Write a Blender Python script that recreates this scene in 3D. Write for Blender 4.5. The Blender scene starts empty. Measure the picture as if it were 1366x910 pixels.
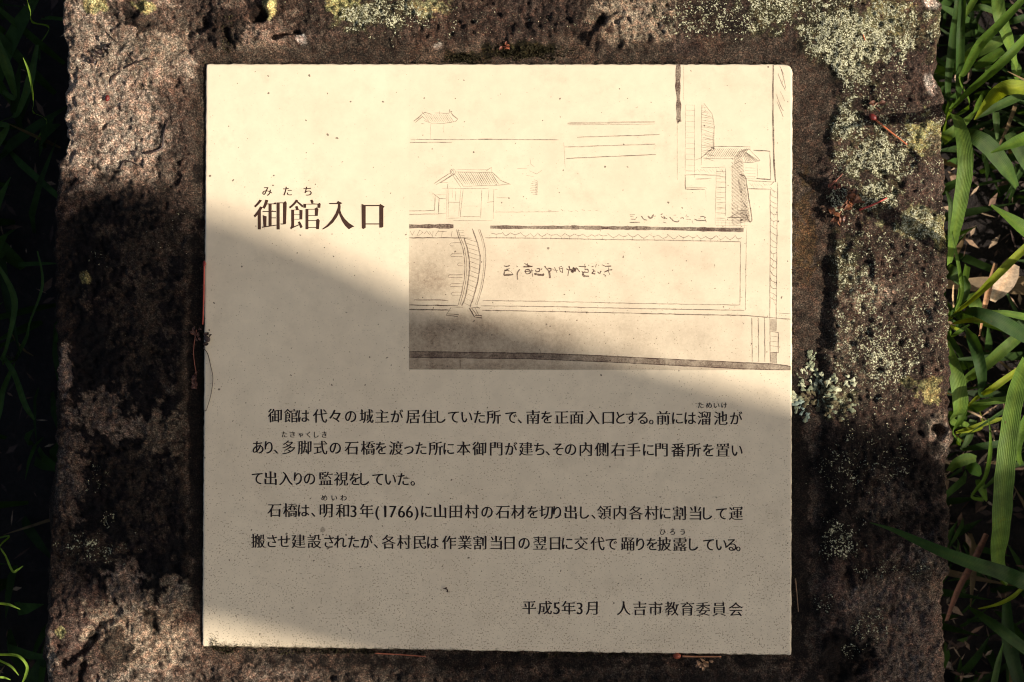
import bpy, bmesh, math, random
import numpy as np
from mathutils import Vector

R = math.radians
sc = bpy.context.scene
COL = sc.collection
CAM_H = 0.9486          # camera height above the face of the plaque
PX = 0.0005             # metres per photograph pixel on the plaque's face

# ------------------------------------------------------------------ camera
cam = bpy.data.cameras.new("camera")
cam.lens = 50; cam.sensor_width = 36; cam.clip_start = 0.02; cam.clip_end = 200
cam.dof.use_dof = True; cam.dof.focus_distance = CAM_H; cam.dof.aperture_fstop = 11
camo = bpy.data.objects.new("camera", cam); COL.objects.link(camo)
camo.location = (0, 0, CAM_H)
sc.camera = camo

# ------------------------------------------------------------------ light
SUN_EL = 36.0
SUN_DN = 16.0           # the sun stands to the right, this many degrees towards the bottom edge
ax, ay = math.cos(R(SUN_DN)), -math.sin(R(SUN_DN))
world = bpy.data.worlds.new("World"); sc.world = world
world.use_nodes = True
wn = world.node_tree
bg = wn.nodes["Background"]
sky = wn.nodes.new("ShaderNodeTexSky")
sky.sky_type = 'NISHITA'; sky.sun_disc = False
sky.sun_elevation = R(SUN_EL); sky.sun_rotation = math.atan2(ax, ay)
sky.dust_density = 4.0; sky.air_density = 0.6; sky.ozone_density = 0.3
wn.links.new(sky.outputs[0], bg.inputs[0]); bg.inputs[1].default_value = 0.086

sun = bpy.data.lights.new("sun", 'SUN'); sun.energy = 5.0; sun.angle = R(0.5)
sun.color = (1.0, 0.885, 0.80)
suno = bpy.data.objects.new("sun", sun); COL.objects.link(suno)
sdir = Vector((ax * math.cos(R(SUN_EL)), ay * math.cos(R(SUN_EL)), math.sin(R(SUN_EL))))
suno.rotation_euler = sdir.to_track_quat('Z', 'Y').to_euler()
suno.location = sdir * 6

vs = sc.view_settings
vs.view_transform = 'Standard'; vs.look = 'None'; vs.exposure = 0.5; vs.gamma = 1.0
vs.use_curve_mapping = False
sc.cycles.filter_width = 1.1

# ------------------------------------------------------------------ helpers
rng = random.Random(7)

def P(x, y, z=0.0):
    """photograph pixel -> point at height z"""
    k = (CAM_H - z) / CAM_H
    return Vector(((x - 683) * PX * k, (455 - y) * PX * k, z))

def tag(o, label=None, cat=None, group=None, kind=None):
    if label: o['label'] = label
    if cat: o['category'] = cat
    if group: o['group'] = group
    if kind: o['kind'] = kind
    return o

def empty(name, loc, label, cat, group=None):
    o = bpy.data.objects.new(name, None); COL.objects.link(o)
    o.location = loc; o.empty_display_size = 0.02
    return tag(o, label, cat, group)

def link(name, me, mat=None, parent=None):
    o = bpy.data.objects.new(name, me); COL.objects.link(o)
    if mat: me.materials.append(mat)
    if parent:
        o.parent = parent
        o.location = -parent.location
    return o

def smooth(me):
    me.polygons.foreach_set("use_smooth", [True] * len(me.polygons))

class MB:
    """collects faces with a colour and a (u, v) per vertex"""
    def __init__(s): s.v = []; s.f = []; s.c = []; s.uv = []
    def add(s, vs_, fs, col=(1, 1, 1), uv=None):
        n = len(s.v); s.v += [tuple(p) for p in vs_]
        s.f += [tuple(i + n for i in f) for f in fs]
        s.c += [tuple(col) + (1,)] * len(vs_) if not isinstance(col, list) else [tuple(c) + (1,) for c in col]
        s.uv += uv if uv else [(0, 0)] * len(vs_)
    def tube(s, pts, rad, col=(1, 1, 1), n=6):
        vs_ = []; fs = []
        for i, p in enumerate(pts):
            p = Vector(p)
            d = (Vector(pts[min(i + 1, len(pts) - 1)]) - Vector(pts[max(i - 1, 0)]))
            d = d.normalized() if d.length > 1e-9 else Vector((0, 0, 1))
            a = d.cross(Vector((0, 0, 1)) if abs(d.z) < .9 else Vector((1, 0, 0))).normalized()
            b = d.cross(a)
            r = rad[i] if isinstance(rad, (list, tuple)) else rad
            for k in range(n):
                t = 2 * math.pi * k / n
                vs_.append(p + a * (math.cos(t) * r) + b * (math.sin(t) * r))
        for i in range(len(pts) - 1):
            for k in range(n):
                fs.append((i * n + k, i * n + (k + 1) % n, (i + 1) * n + (k + 1) % n, (i + 1) * n + k))
        fs.append(tuple(range(n))[::-1]); m = (len(pts) - 1) * n
        fs.append(tuple(m + k for k in range(n)))
        s.add(vs_, fs, col)
    def build(s, name, mat, parent=None, smoothed=True):
        me = bpy.data.meshes.new(name)
        me.from_pydata(s.v, [], s.f)
        a = me.attributes.new("Col", 'FLOAT_COLOR', 'POINT')
        a.data.foreach_set("color", np.array(s.c, dtype=np.float32).ravel())
        b = me.attributes.new("st", 'FLOAT2', 'POINT')
        b.data.foreach_set("vector", np.array(s.uv, dtype=np.float32).ravel())
        if smoothed: smooth(me)
        return link(name, me, mat, parent)

def catmull(pts, n=5):
    """smooth curve through tuples of any length"""
    if len(pts) < 3: 
        a, b = pts[0], pts[-1]
        return [tuple(a[k] + (b[k] - a[k]) * i / n for k in range(len(a))) for i in range(n + 1)]
    out = []
    q = [pts[0]] + list(pts) + [pts[-1]]
    for i in range(1, len(q) - 2):
        for j in range(n):
            t = j / n
            out.append(tuple(0.5 * ((2 * b) + (-a + c) * t + (2 * a - 5 * b + 4 * c - d) * t * t + (-a + 3 * b - 3 * c + d) * t ** 3)
                             for a, b, c, d in zip(q[i - 1], q[i], q[i + 1], q[i + 2])))
    out.append(tuple(pts[-1]))
    return out

# ---- numpy value noise
def lattice(ix, iy, seed):
    h = (ix.astype(np.int64) * 374761393 + iy.astype(np.int64) * 668265263 + seed * 1442695041) & 0xFFFFFFFF
    h = ((h ^ (h >> 13)) * 1274126177) & 0xFFFFFFFF
    h = (h ^ (h >> 16)) & 0xFFFF
    return h / 65535.0
def vnoise(x, y, seed):
    ix = np.floor(x); iy = np.floor(y); fx = x - ix; fy = y - iy
    fx = fx * fx * (3 - 2 * fx); fy = fy * fy * (3 - 2 * fy)
    a = lattice(ix, iy, seed); b = lattice(ix + 1, iy, seed)
    c = lattice(ix, iy + 1, seed); d = lattice(ix + 1, iy + 1, seed)
    return (a * (1 - fx) + b * fx) * (1 - fy) + (c * (1 - fx) + d * fx) * fy
def fbm(x, y, size, octv=4, seed=0, gain=0.5):
    """-1..1, size = feature size in the units of x and y"""
    s = np.zeros_like(x); amp = 1.0; tot = 0.0; f = 1.0 / size
    for o in range(octv):
        c, n = math.cos(0.6 * o + .3), math.sin(0.6 * o + .3)
        s += amp * (vnoise((x * c - y * n) * f + 17.3 * o, (x * n + y * c) * f + 9.1 * o, seed + o * 31) * 2 - 1)
        tot += amp; amp *= gain; f *= 2.03
    return s / tot
def sstep(a, b, x):
    t = np.clip((x - a) / (b - a), 0, 1); return t * t * (3 - 2 * t)

# ------------------------------------------------------------------ materials
def newmat(name):
    m = bpy.data.materials.new(name); m.use_nodes = True
    nt = m.node_tree
    return m, nt, nt.nodes, nt.links, nt.nodes["Principled BSDF"]
def N(nodes, t, **kw):
    n = nodes.new(t)
    for k, v in kw.items(): setattr(n, k, v)
    return n
def noise(nodes, links, scale, detail=4, rough=.6, vec=None):
    n = N(nodes, "ShaderNodeTexNoise"); n.inputs["Scale"].default_value = scale
    n.inputs["Detail"].default_value = detail; n.inputs["Roughness"].default_value = rough
    if vec: links.new(vec, n.inputs["Vector"])
    return n.outputs["Fac"]
def ramp(nodes, links, src, stops):
    r = N(nodes, "ShaderNodeValToRGB"); e = r.color_ramp.elements
    while len(e) < len(stops): e.new(.5)
    for el, (p, c) in zip(e, stops):
        el.position = p; el.color = (c, c, c, 1) if isinstance(c, (int, float)) else tuple(c) + (1,)
    links.new(src, r.inputs[0]); return r.outputs[0]
def math_(nodes, links, op, a, b=None, clamp=False):
    n = N(nodes, "ShaderNodeMath", operation=op); n.use_clamp = clamp
    for i, q in enumerate((a, b)):
        if q is None: continue
        if isinstance(q, (int, float)): n.inputs[i].default_value = q
        else: links.new(q, n.inputs[i])
    return n.outputs[0]
def mix(nodes, links, fac, a, b, mode='MIX'):
    n = N(nodes, "ShaderNodeMix", data_type='RGBA', blend_type=mode)
    for i, q in ((0, fac), (6, a), (7, b)):
        if isinstance(q, (int, float)): n.inputs[i].default_value = q
        elif isinstance(q, tuple): n.inputs[i].default_value = q + (1,)
        else: links.new(q, n.inputs[i])
    return n.outputs[2]
def attr(nodes, name, out):
    n = N(nodes, "ShaderNodeAttribute"); n.attribute_name = name; return n.outputs[out]
def bump(nodes, links, h, strength, dist, normal=None):
    b = N(nodes, "ShaderNodeBump"); b.inputs["Strength"].default_value = strength
    b.inputs["Distance"].default_value = dist; links.new(h, b.inputs["Height"])
    if normal: links.new(normal, b.inputs["Normal"])
    return b.outputs[0]

def mat_stone():
    m, nt, ns, lk, bs = newmat("weathered_stone")
    pos = N(ns, "ShaderNodeNewGeometry").outputs["Position"]
    base = attr(ns, "Col", "Color")
    sp = attr(ns, "speck", "Fac")
    fine = noise(ns, lk, 950, 3, .75, pos)
    g1 = ramp(ns, lk, fine, [(.30, .15), (.48, .8), (.58, 1.6), (.67, 3.2)])
    g2 = ramp(ns, lk, noise(ns, lk, 210, 6, .75, pos), [(.32, .45), (.5, 1.0), (.68, 1.55)])
    g3 = ramp(ns, lk, noise(ns, lk, 60, 5, .7, pos), [(.32, .65), (.5, 1.0), (.68, 1.3)])
    c = mix(ns, lk, 1.0, base, g1, 'MULTIPLY'); c = mix(ns, lk, 1.0, c, g2, 'MULTIPLY'); c = mix(ns, lk, 1.0, c, g3, 'MULTIPLY')
    hue = N(ns, "ShaderNodeTexNoise"); hue.inputs["Scale"].default_value = 320; hue.inputs["Detail"].default_value = 3
    lk.new(pos, hue.inputs["Vector"])
    tint = ramp(ns, lk, hue.outputs["Fac"], [(.35, (.92, 1.0, 1.02)), (.5, (1.0, 1.0, 1.0)), (.65, (1.12, .95, .90))])
    c = mix(ns, lk, 1.0, c, tint, 'MULTIPLY')
    # dark pin pricks
    pits = ramp(ns, lk, noise(ns, lk, 560, 3, .8, pos), [(.58, 0.0), (.63, 1.0)])
    c = mix(ns, lk, math_(ns, lk, 'MULTIPLY', pits, .8), c, (.010, .008, .006))
    # granular crust lichen, thick or thin by place
    n7 = noise(ns, lk, 780, 2, .6, pos); n2 = noise(ns, lk, 190, 4, .7, pos)
    th = math_(ns, lk, 'ADD', math_(ns, lk, 'MULTIPLY', sp, .62), -.52)
    q = math_(ns, lk, 'ADD', math_(ns, lk, 'ADD', n7, math_(ns, lk, 'MULTIPLY', math_(ns, lk, 'SUBTRACT', n2, .5), .75)), th)
    gran = ramp(ns, lk, q, [(.50, 0.0), (.545, 1.0)])
    on = ramp(ns, lk, sp, [(.12, 0.0), (.3, 1.0)])
    gran = math_(ns, lk, 'MULTIPLY', gran, on)
    c = mix(ns, lk, math_(ns, lk, 'MULTIPLY', on, math_(ns, lk, 'MULTIPLY', sp, .9)), c, mix(ns, lk, 1.0, c, (.35, .34, .30), 'MULTIPLY'))
    hn = noise(ns, lk, 1200, 2, .6, pos)
    lc = ramp(ns, lk, hn, [(.34, (.11, .105, .05)), (.48, (.40, .395, .215)), (.62, (.90, .89, .62))])
    c = mix(ns, lk, math_(ns, lk, 'MULTIPLY', gran, .92), c, lc)
    lk.new(c, bs.inputs["Base Color"])
    bs.inputs["Roughness"].default_value = .75; bs.inputs["Specular IOR Level"].default_value = .10
    h = math_(ns, lk, 'ADD', noise(ns, lk, 620, 5, .8, pos), math_(ns, lk, 'MULTIPLY', gran, .30))
    n1 = bump(ns, lk, noise(ns, lk, 170, 5, .75, pos), .9, .0030)
    lk.new(bump(ns, lk, h, 1.0, .0016, n1), bs.inputs["Normal"])
    return m

def mat_tile():
    m, nt, ns, lk, bs = newmat("cream_ceramic")
    pos = N(ns, "ShaderNodeNewGeometry").outputs["Position"]
    xyz = N(ns, "ShaderNodeSeparateXYZ"); lk.new(pos, xyz.inputs[0])
    big = ramp(ns, lk, noise(ns, lk, 14, 5, .6, pos), [(.3, (.68, .575, .390)), (.7, (.73, .628, .43))])
    mid = ramp(ns, lk, noise(ns, lk, 60, 6, .7, pos), [(.35, .93), (.65, 1.03)])
    c = mix(ns, lk, 1.0, big, mid, 'MULTIPLY')
    # fine brown fly specks, gathered in wandering trails
    w = N(ns, "ShaderNodeTexNoise"); w.inputs["Scale"].default_value = 55; w.inputs["Detail"].default_value = 4
    lk.new(pos, w.inputs["Vector"])
    trail = ramp(ns, lk, w.outputs["Fac"], [(.40, -1.2), (.5, 1.2), (.60, -.6)])
    sp = noise(ns, lk, 900, 2, .5, pos)
    low = math_(ns, lk, 'MULTIPLY', xyz.outputs[1], -.35)      # a little more of them towards the foot
    s1 = math_(ns, lk, 'ADD', math_(ns, lk, 'ADD', sp, math_(ns, lk, 'MULTIPLY', trail, .045)), low)
    s1 = ramp(ns, lk, s1, [(.68, 0.0), (.74, 1.0)])
    c = mix(ns, lk, math_(ns, lk, 'MULTIPLY', s1, .6), c, (.20, .13, .07))
    s2 = ramp(ns, lk, noise(ns, lk, 330, 1, .4, pos), [(.76, 0.0), (.775, 1.0)])
    c = mix(ns, lk, math_(ns, lk, 'MULTIPLY', s2, .8), c, (.06, .035, .02))
    # pale brown weather stains
    st = ramp(ns, lk, noise(ns, lk, 32, 6, .75, pos), [(.54, 0.0), (.76, .32)])
    c = mix(ns, lk, st, c, (.36, .29, .18))
    # grime creeping in from the edges
    g = attr(ns, "grime", "Fac")
    gn = math_(ns, lk, 'ADD', g, math_(ns, lk, 'SUBTRACT', noise(ns, lk, 260, 6, .8, pos), .62))
    gf = ramp(ns, lk, gn, [(.30, 0.0), (.46, 1.0)])
    c = mix(ns, lk, math_(ns, lk, 'MULTIPLY', gf, .85), c, (.065, .05, .025))
    lk.new(c, bs.inputs["Base Color"])
    bs.inputs["Roughness"].default_value = .55; bs.inputs["Specular IOR Level"].default_value = .25
    lk.new(bump(ns, lk, noise(ns, lk, 500, 4, .6, pos), .12, .0004), bs.inputs["Normal"])
    return m

def mat_ink(name, col, rough=.6):
    m, nt, ns, lk, bs = newmat(name)
    pos = N(ns, "ShaderNodeNewGeometry").outputs["Position"]
    f = ramp(ns, lk, noise(ns, lk, 900, 4, .7, pos), [(.3, .75), (.7, 1.5)])
    lk.new(mix(ns, lk, 1.0, col, f, 'MULTIPLY'), bs.inputs["Base Color"])
    bs.inputs["Roughness"].default_value = rough
    bs.inputs["Specular IOR Level"].default_value = .2
    return m

def mat_print():
    """faded brown print: ink strength in Col.r, worn by noise"""
    m, nt, ns, lk, bs = newmat("faded_print")
    pos = N(ns, "ShaderNodeNewGeometry").outputs["Position"]
    a = N(ns, "ShaderNodeSeparateColor"); lk.new(attr(ns, "Col", "Color"), a.inputs[0])
    n1 = ramp(ns, lk, noise(ns, lk, 800, 5, .75, pos), [(.3, .35), (.6, 1.0)])
    n2 = ramp(ns, lk, noise(ns, lk, 90, 3, .6, pos), [(.3, .55), (.65, 1.1)])
    al = math_(ns, lk, 'MULTIPLY', math_(ns, lk, 'MULTIPLY', n1, n2), math_(ns, lk, 'MULTIPLY', a.outputs[0], .93), True)
    bs.inputs["Base Color"].default_value = (.085, .045, .032, 1)
    bs.inputs["Roughness"].default_value = .6; bs.inputs["Specular IOR Level"].default_value = .2
    lk.new(al, bs.inputs["Alpha"])
    return m

def mat_wash():
    m, nt, ns, lk, bs = newmat("sepia_wash")
    pos = N(ns, "ShaderNodeNewGeometry").outputs["Position"]
    a = N(ns, "ShaderNodeSeparateColor"); lk.new(attr(ns, "Col", "Color"), a.inputs[0])
    n1 = ramp(ns, lk, noise(ns, lk, 420, 6, .8, pos), [(.3, .55), (.7, 1.45)])
    n2 = ramp(ns, lk, noise(ns, lk, 45, 5, .65, pos), [(.3, .6), (.7, 1.4)])
    al = math_(ns, lk, 'MULTIPLY', math_(ns, lk, 'MULTIPLY', n1, n2), a.outputs[0], True)
    bs.inputs["Base Color"].default_value = (.19, .125, .075, 1)
    bs.inputs["Roughness"].default_value = .6; bs.inputs["Specular IOR Level"].default_value = .2
    lk.new(al, bs.inputs["Alpha"])
    return m

def mat_leaf(name="grass_blade", trans=.35, veins=34):
    m, nt, ns, lk, bs = newmat(name)
    out = ns["Material Output"]
    col = attr(ns, "Col", "Color")
    st = N(ns, "ShaderNodeSeparateXYZ"); lk.new(attr(ns, "st", "Vector"), st.inputs[0])
    w = math_(ns, lk, 'SINE', math_(ns, lk, 'ADD', math_(ns, lk, 'MULTIPLY', st.outputs[0], veins), math_(ns, lk, 'MULTIPLY', noise(ns, lk, 90, 3, .6), 5.0)))
    vein = ramp(ns, lk, math_(ns, lk, 'ADD', math_(ns, lk, 'MULTIPLY', w, .5), .5), [(0.0, .84), (.5, 1.06)])
    pos = N(ns, "ShaderNodeNewGeometry").outputs["Position"]
    n2 = ramp(ns, lk, noise(ns, lk, 60, 5, .65, pos), [(.3, .6), (.7, 1.35)])
    c = mix(ns, lk, 1.0, mix(ns, lk, 1.0, col, vein, 'MULTIPLY'), n2, 'MULTIPLY')
    # faint drier streaks and a few brown nicks
    dry = ramp(ns, lk, noise(ns, lk, 110, 4, .7, pos), [(.62, 0.0), (.75, .55)])
    c = mix(ns, lk, dry, c, mix(ns, lk, 1.0, c, (1.7, 1.15, .6), 'MULTIPLY'))
    nick = ramp(ns, lk, noise(ns, lk, 260, 3, .7, pos), [(.70, 0.0), (.73, .8)])
    c = mix(ns, lk, nick, c, (.10, .055, .02))
    lk.new(c, bs.inputs["Base Color"])
    bs.inputs["Roughness"].default_value = .5; bs.inputs["Specular IOR Level"].default_value = .14
    lk.new(bump(ns, lk, w, .25, .0004), bs.inputs["Normal"])
    t = N(ns, "ShaderNodeBsdfTranslucent")
    lk.new(mix(ns, lk, 1.0, c, (1.5, 1.45, .55), 'MULTIPLY'), t.inputs[0])
    ms = N(ns, "ShaderNodeMixShader"); ms.inputs[0].default_value = trans
    lk.new(bs.outputs[0], ms.inputs[1]); lk.new(t.outputs[0], ms.inputs[2])
    lk.new(ms.outputs[0], out.inputs[0])
    return m

def mat_vcol(name, rough=.7, scale=400, lo=.6, hi=1.4, spec=.3, bmp=.3):
    m, nt, ns, lk, bs = newmat(name)
    pos = N(ns, "ShaderNodeNewGeometry").outputs["Position"]
    f = noise(ns, lk, scale, 5, .7, pos)
    c = mix(ns, lk, 1.0, attr(ns, "Col", "Color"), ramp(ns, lk, f, [(.3, lo), (.7, hi)]), 'MULTIPLY')
    lk.new(c, bs.inputs["Base Color"]); bs.inputs["Roughness"].default_value = rough
    bs.inputs["Specular IOR Level"].default_value = spec
    lk.new(bump(ns, lk, f, bmp, .4 / scale), bs.inputs["Normal"])
    return m

def mat_soil():
    m, nt, ns, lk, bs = newmat("dark_soil")
    pos = N(ns, "ShaderNodeNewGeometry").outputs["Position"]
    f = noise(ns, lk, 90, 8, .75, pos)
    c = ramp(ns, lk, f, [(.3, (.006, .0045, .003)), (.55, (.018, .012, .008)), (.75, (.05, .033, .021))])
    lk.new(c, bs.inputs["Base Color"]); bs.inputs["Roughness"].default_value = .95
    lk.new(bump(ns, lk, f, 1.0, .01), bs.inputs["Normal"])
    return m

M_STONE = mat_stone(); M_TILE = mat_tile()
M_INK = mat_ink("title_ink", (.042, .020, .012)); M_TEXT = mat_ink("text_ink", (.014, .008, .006))
M_PRINT = mat_print(); M_WASH = mat_wash()
M_LEAF = mat_leaf(); M_DRY = mat_vcol("dry_plant_matter", .75, 300, .55, 1.35)
M_BARK = mat_vcol("tree_bark", .9, 30, .4, 1.5, .2, .8)
M_LICHEN = mat_vcol("mint_lichen", .9, 700, .65, 1.25, .2, .5)
M_BUD = mat_vcol("bud_skin", .45, 500, .65, 1.3, .4)
M_SOIL = mat_soil()

# ------------------------------------------------------------------ ground
GZ = -0.20
n = 90
gx, gy = np.meshgrid(np.linspace(-1, 1, n), np.linspace(-1, 1, n))
gx = np.sign(gx) * (np.abs(gx) ** 2.2) * 12; gy = np.sign(gy) * (np.abs(gy) ** 2.2) * 12
gz = GZ + fbm(gx, gy, .12, 4, 5) * .012 - .01
vv = np.stack([gx, gy, gz], -1).reshape(-1, 3)
ff = [(j * n + i, j * n + i + 1, (j + 1) * n + i + 1, (j + 1) * n + i) for j in range(n - 1) for i in range(n - 1)]
me = bpy.data.meshes.new("ground"); me.from_pydata(vv.tolist(), [], ff); smooth(me)
tag(link("ground", me, M_SOIL), kind="structure")

# ------------------------------------------------------------------ stone slab
def interp(tab, y): return np.interp(y, [a for a, b in tab], [b for a, b in tab])
XR = [(-200, 1254), (0, 1256), (30, 1255), (60, 1252), (100, 1249), (120, 1257), (150, 1262), (180, 1257), (230, 1260), (300, 1262), (350, 1263),
      (430, 1265), (475, 1268), (520, 1266), (560, 1268), (590, 1270), (620, 1262), (680, 1265), (750, 1266), (800, 1257), (850, 1260), (910, 1264), (1100, 1266)]
XL = [(-200, 84), (0, 86), (30, 84), (60, 88), (100, 88), (150, 87), (190, 91), (215, 82), (250, 77), (300, 74), (400, 73), (450, 76),
      (500, 78), (560, 76), (650, 73), (700, 68), (770, 66), (830, 62), (870, 58), (910, 60), (1100, 62)]
FLARE = [(-200, 0), (150, 0), (230, 18), (400, 20), (700, 24), (910, 26), (1100, 26)]

rows = np.arange(-150, 1062, 2.0)
MT, KS = 600, 70
side = np.linspace(1, 0, KS, endpoint=False) ** 1.3       # 1..~0, depth parameter of the sides
nr = len(rows); ncol = KS + MT + 1 + KS
Y = np.repeat(rows[:, None], ncol, 1)
xl = interp(XL, rows)[:, None]; xr = interp(XR, rows)[:, None]
tt = np.linspace(0, 1, MT + 1)[None, :]
Xtop = xl + (xr - xl) * tt
SD = .235
depL = side[None, :] * SD                                   # going down the left side
fl = interp(FLARE, rows)[:, None]
XLs = xl - fl * np.clip(depL / .1, 0, 1) ** .7 * (1 + .4 * depL / .2) - 4 * depL / .2
XRs = xr + 6 * depL[:, ::-1] / .2
X = np.concatenate([XLs, Xtop, XRs], 1)
Z = np.concatenate([-depL + 0 * xl, np.zeros_like(Xtop), -depL[:, ::-1] + 0 * xl], 1)
# unrolled coordinate for the noise
U = np.concatenate([xl - depL / PX, Xtop, xr + depL[:, ::-1] / PX], 1)
is_top = np.zeros(ncol); is_top[KS:KS + MT + 1] = 1
# jitter of rows and columns so that no ridge follows the grid
edge = np.minimum(U - xl, xr - U)                           # px inside the top edge (negative down the sides)
# the sunk bed round the plaque
wob = fbm(U, Y, 46, 4, 3) * 12 + fbm(U, Y, 12, 3, 4) * 6 + np.where(U > 1060, fbm(U, Y, 70, 3, 6) * 14, 0)
RECR = [(-200, 1062), (40, 1062), (62, 1066), (80, 1085), (110, 1108), (150, 1112), (200, 1103), (225, 1092), (250, 1098), (320, 1108), (360, 1106), (430, 1102), (480, 1096), (520, 1092), (560, 1095), (640, 1092), (760, 1088), (880, 1080), (1100, 1080)]
RECL = [(-200, 268), (60, 268), (90, 266), (200, 259), (260, 258), (300, 262), (400, 256), (500, 252), (600, 250), (700, 252), (800, 262), (870, 266), (1100, 266)]
RECT = [(0, 66), (268, 66), (340, 70), (400, 62), (480, 58), (560, 60), (620, 62), (700, 64), (760, 50), (800, 66), (860, 66), (900, 58), (960, 54), (1020, 52), (1060, 56), (1366, 60)]
RECB = [(0, 880), (268, 878), (340, 884), (500, 890), (700, 897), (900, 894), (1056, 890), (1366, 890)]
RECR_ = interp(RECR, Y); dR = RECR_ - U; dL = U - interp(RECL, Y); dT = Y - interp(RECT, U); dB = interp(RECB, U) - Y
inside = np.minimum(np.minimum(dR, dL), np.minimum(dT, dB)) + wob
rec = sstep(-13, 5, inside)
# general height of the natural face, metres
H = .0038 + fbm(U, Y, 150, 3, 11) * .0026 + fbm(U, Y, 42, 4, 12, .6) * .0026 + fbm(U, Y, 13, 4, 13, .65) * .0016
H += fbm(U, Y, 5, 2, 14, .7) * .0014 + np.abs(fbm(U, Y, 24, 4, 15, .6)) * .0030
rid = 1 - np.abs(fbm(U, Y, 60, 3, 21))                      # creases
H -= sstep(.90, 1.0, rid) * .0006
pit = fbm(U, Y, 9, 2, 31); H -= sstep(.45, .8, pit) * .0016
pit = fbm(U, Y, 22, 3, 33); H -= sstep(.38, .8, pit) * .0022
# near the right-hand bed wall the face stands a little higher, on the left lower
H += .0000 * sstep(1060, 1110, U) * (1 - sstep(1130, 1200, U)) * sstep(120, 330, Y) * (1 - sstep(500, 640, Y))
H -= .0045 * (1 - sstep(200, 262, U)) * 0 + .004 * sstep(190, 262, U) * (1 - sstep(262, 300, U))
H -= .004 * sstep(840, 900, Y)
def dent(cx, cy, rx, ry, d, ang=0):
    global H
    c, s_ = math.cos(R(ang)), math.sin(R(ang))
    u = ((U - cx) * c + (Y - cy) * s_) / rx; v = (-(U - cx) * s_ + (Y - cy) * c) / ry
    q = np.sqrt(u * u + v * v) + fbm(U, Y, 14, 3, 77) * .7
    H = H - (1 - sstep(.3, 1.05, q)) * d
dent(348, 22, 14, 10, .006); dent(378, 46, 26, 6, .006, -10); dent(300, 55, 9, 18, .004); dent(270, 30, 20, 14, .006, 30)
dent(1252, 573, 14, 16, .012, -30); dent(1092, 415, 9, 42, .010, -4); dent(1104, 375, 7, 30, .008); dent(1090, 500, 8, 24, .008)
dent(1150, 440, 14, 8, .002, -30); dent(180, 15, 9, 24, .003, 30); dent(250, 40, 18, 10, .003)
dent(100, 872, 8, 40, .005, 50); dent(138, 832, 8, 30, .004, 60); dent(207, 836, 9, 20, .005, -8); dent(108, 895, 7, 24, .005, 12)
dent(195, 815, 16, 7, .005, 20); dent(232, 232, 12, 30, .005, 15); dent(235, 108, 8, 8, .0025);
dent(1185, 820, 9, 40, .003, 48); dent(1130, 775, 10, 22, .004); dent(1115, 880, 50, 34, .006); dent(470, 60, 8, 30, .004, 80)
dent(1180, 238, 30, 5, .003, 30); dent(1098, 225, 12, 7, .004); dent(800, 30, 8, 10, .006); dent(1005, 30, 5, 30, .004, -25)
# raised knobs
dent(361, 12, 9, 15, -.007); dent(770, 40, 70, 24, -.003); dent(1160, 330, 40, 30, -.0025); dent(215, 800, 40, 30, -.002)
bed = -.0022 + fbm(U, Y, 30, 3, 41) * .0005 + fbm(U, Y, 7, 3, 42) * .0005
bed = bed - .0030 * sstep(20, 45, U - 1056) * (1 - sstep(5, 40, inside - 5)) * 0
nearb = np.exp(-np.clip(U - RECR_, 0, None) / 30) * (1 - sstep(320, 370, Y)) + np.exp(-np.clip(U - RECR_, 0, None) / 30) * sstep(520, 580, Y)
H = H * (1 - .75 * np.clip(nearb, 0, 1) * (U > 900))
H = H * (1 - rec) + bed * rec
# round the arris of the slab
er = 11.0
drop = np.where(edge < er, (er - np.sqrt(np.clip(er * er - (er - np.clip(edge, 0, er)) ** 2, 0, None))) * PX * .9, 0)
arr = fbm(U, Y, 26, 4, 51)
Zt = H - drop - sstep(26, 0, edge) * (.002 + .003 * arr)
sd = (1 - is_top)[None, :]
Xd = fbm(U, Y, 60, 4, 61) * 14 + fbm(U, Y, 16, 4, 62) * 7
bl = sstep(0, 40, -edge)
sgn = np.where(U < 600, -1.0, 1.0)
Xw = X + sgn * bl * Xd * .8 + sgn * (1 - bl) * sstep(12, 0, edge) * (fbm(U * 0 + 5, Y, 14, 4, 71) * 5 + fbm(U, Y, 5, 2, 72) * 2)
Zw = np.where(is_top[None, :] > 0, Zt, Z + Zt[:, [KS]] * (U < 600) * (1 - bl) + Zt[:, [KS + MT]] * (U >= 600) * (1 - bl))
Yw = Y + fbm(U, Y, 30, 2, 81) * 1.0
WX = (Xw - 683) * PX; WY = (455 - Yw) * PX

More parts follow.
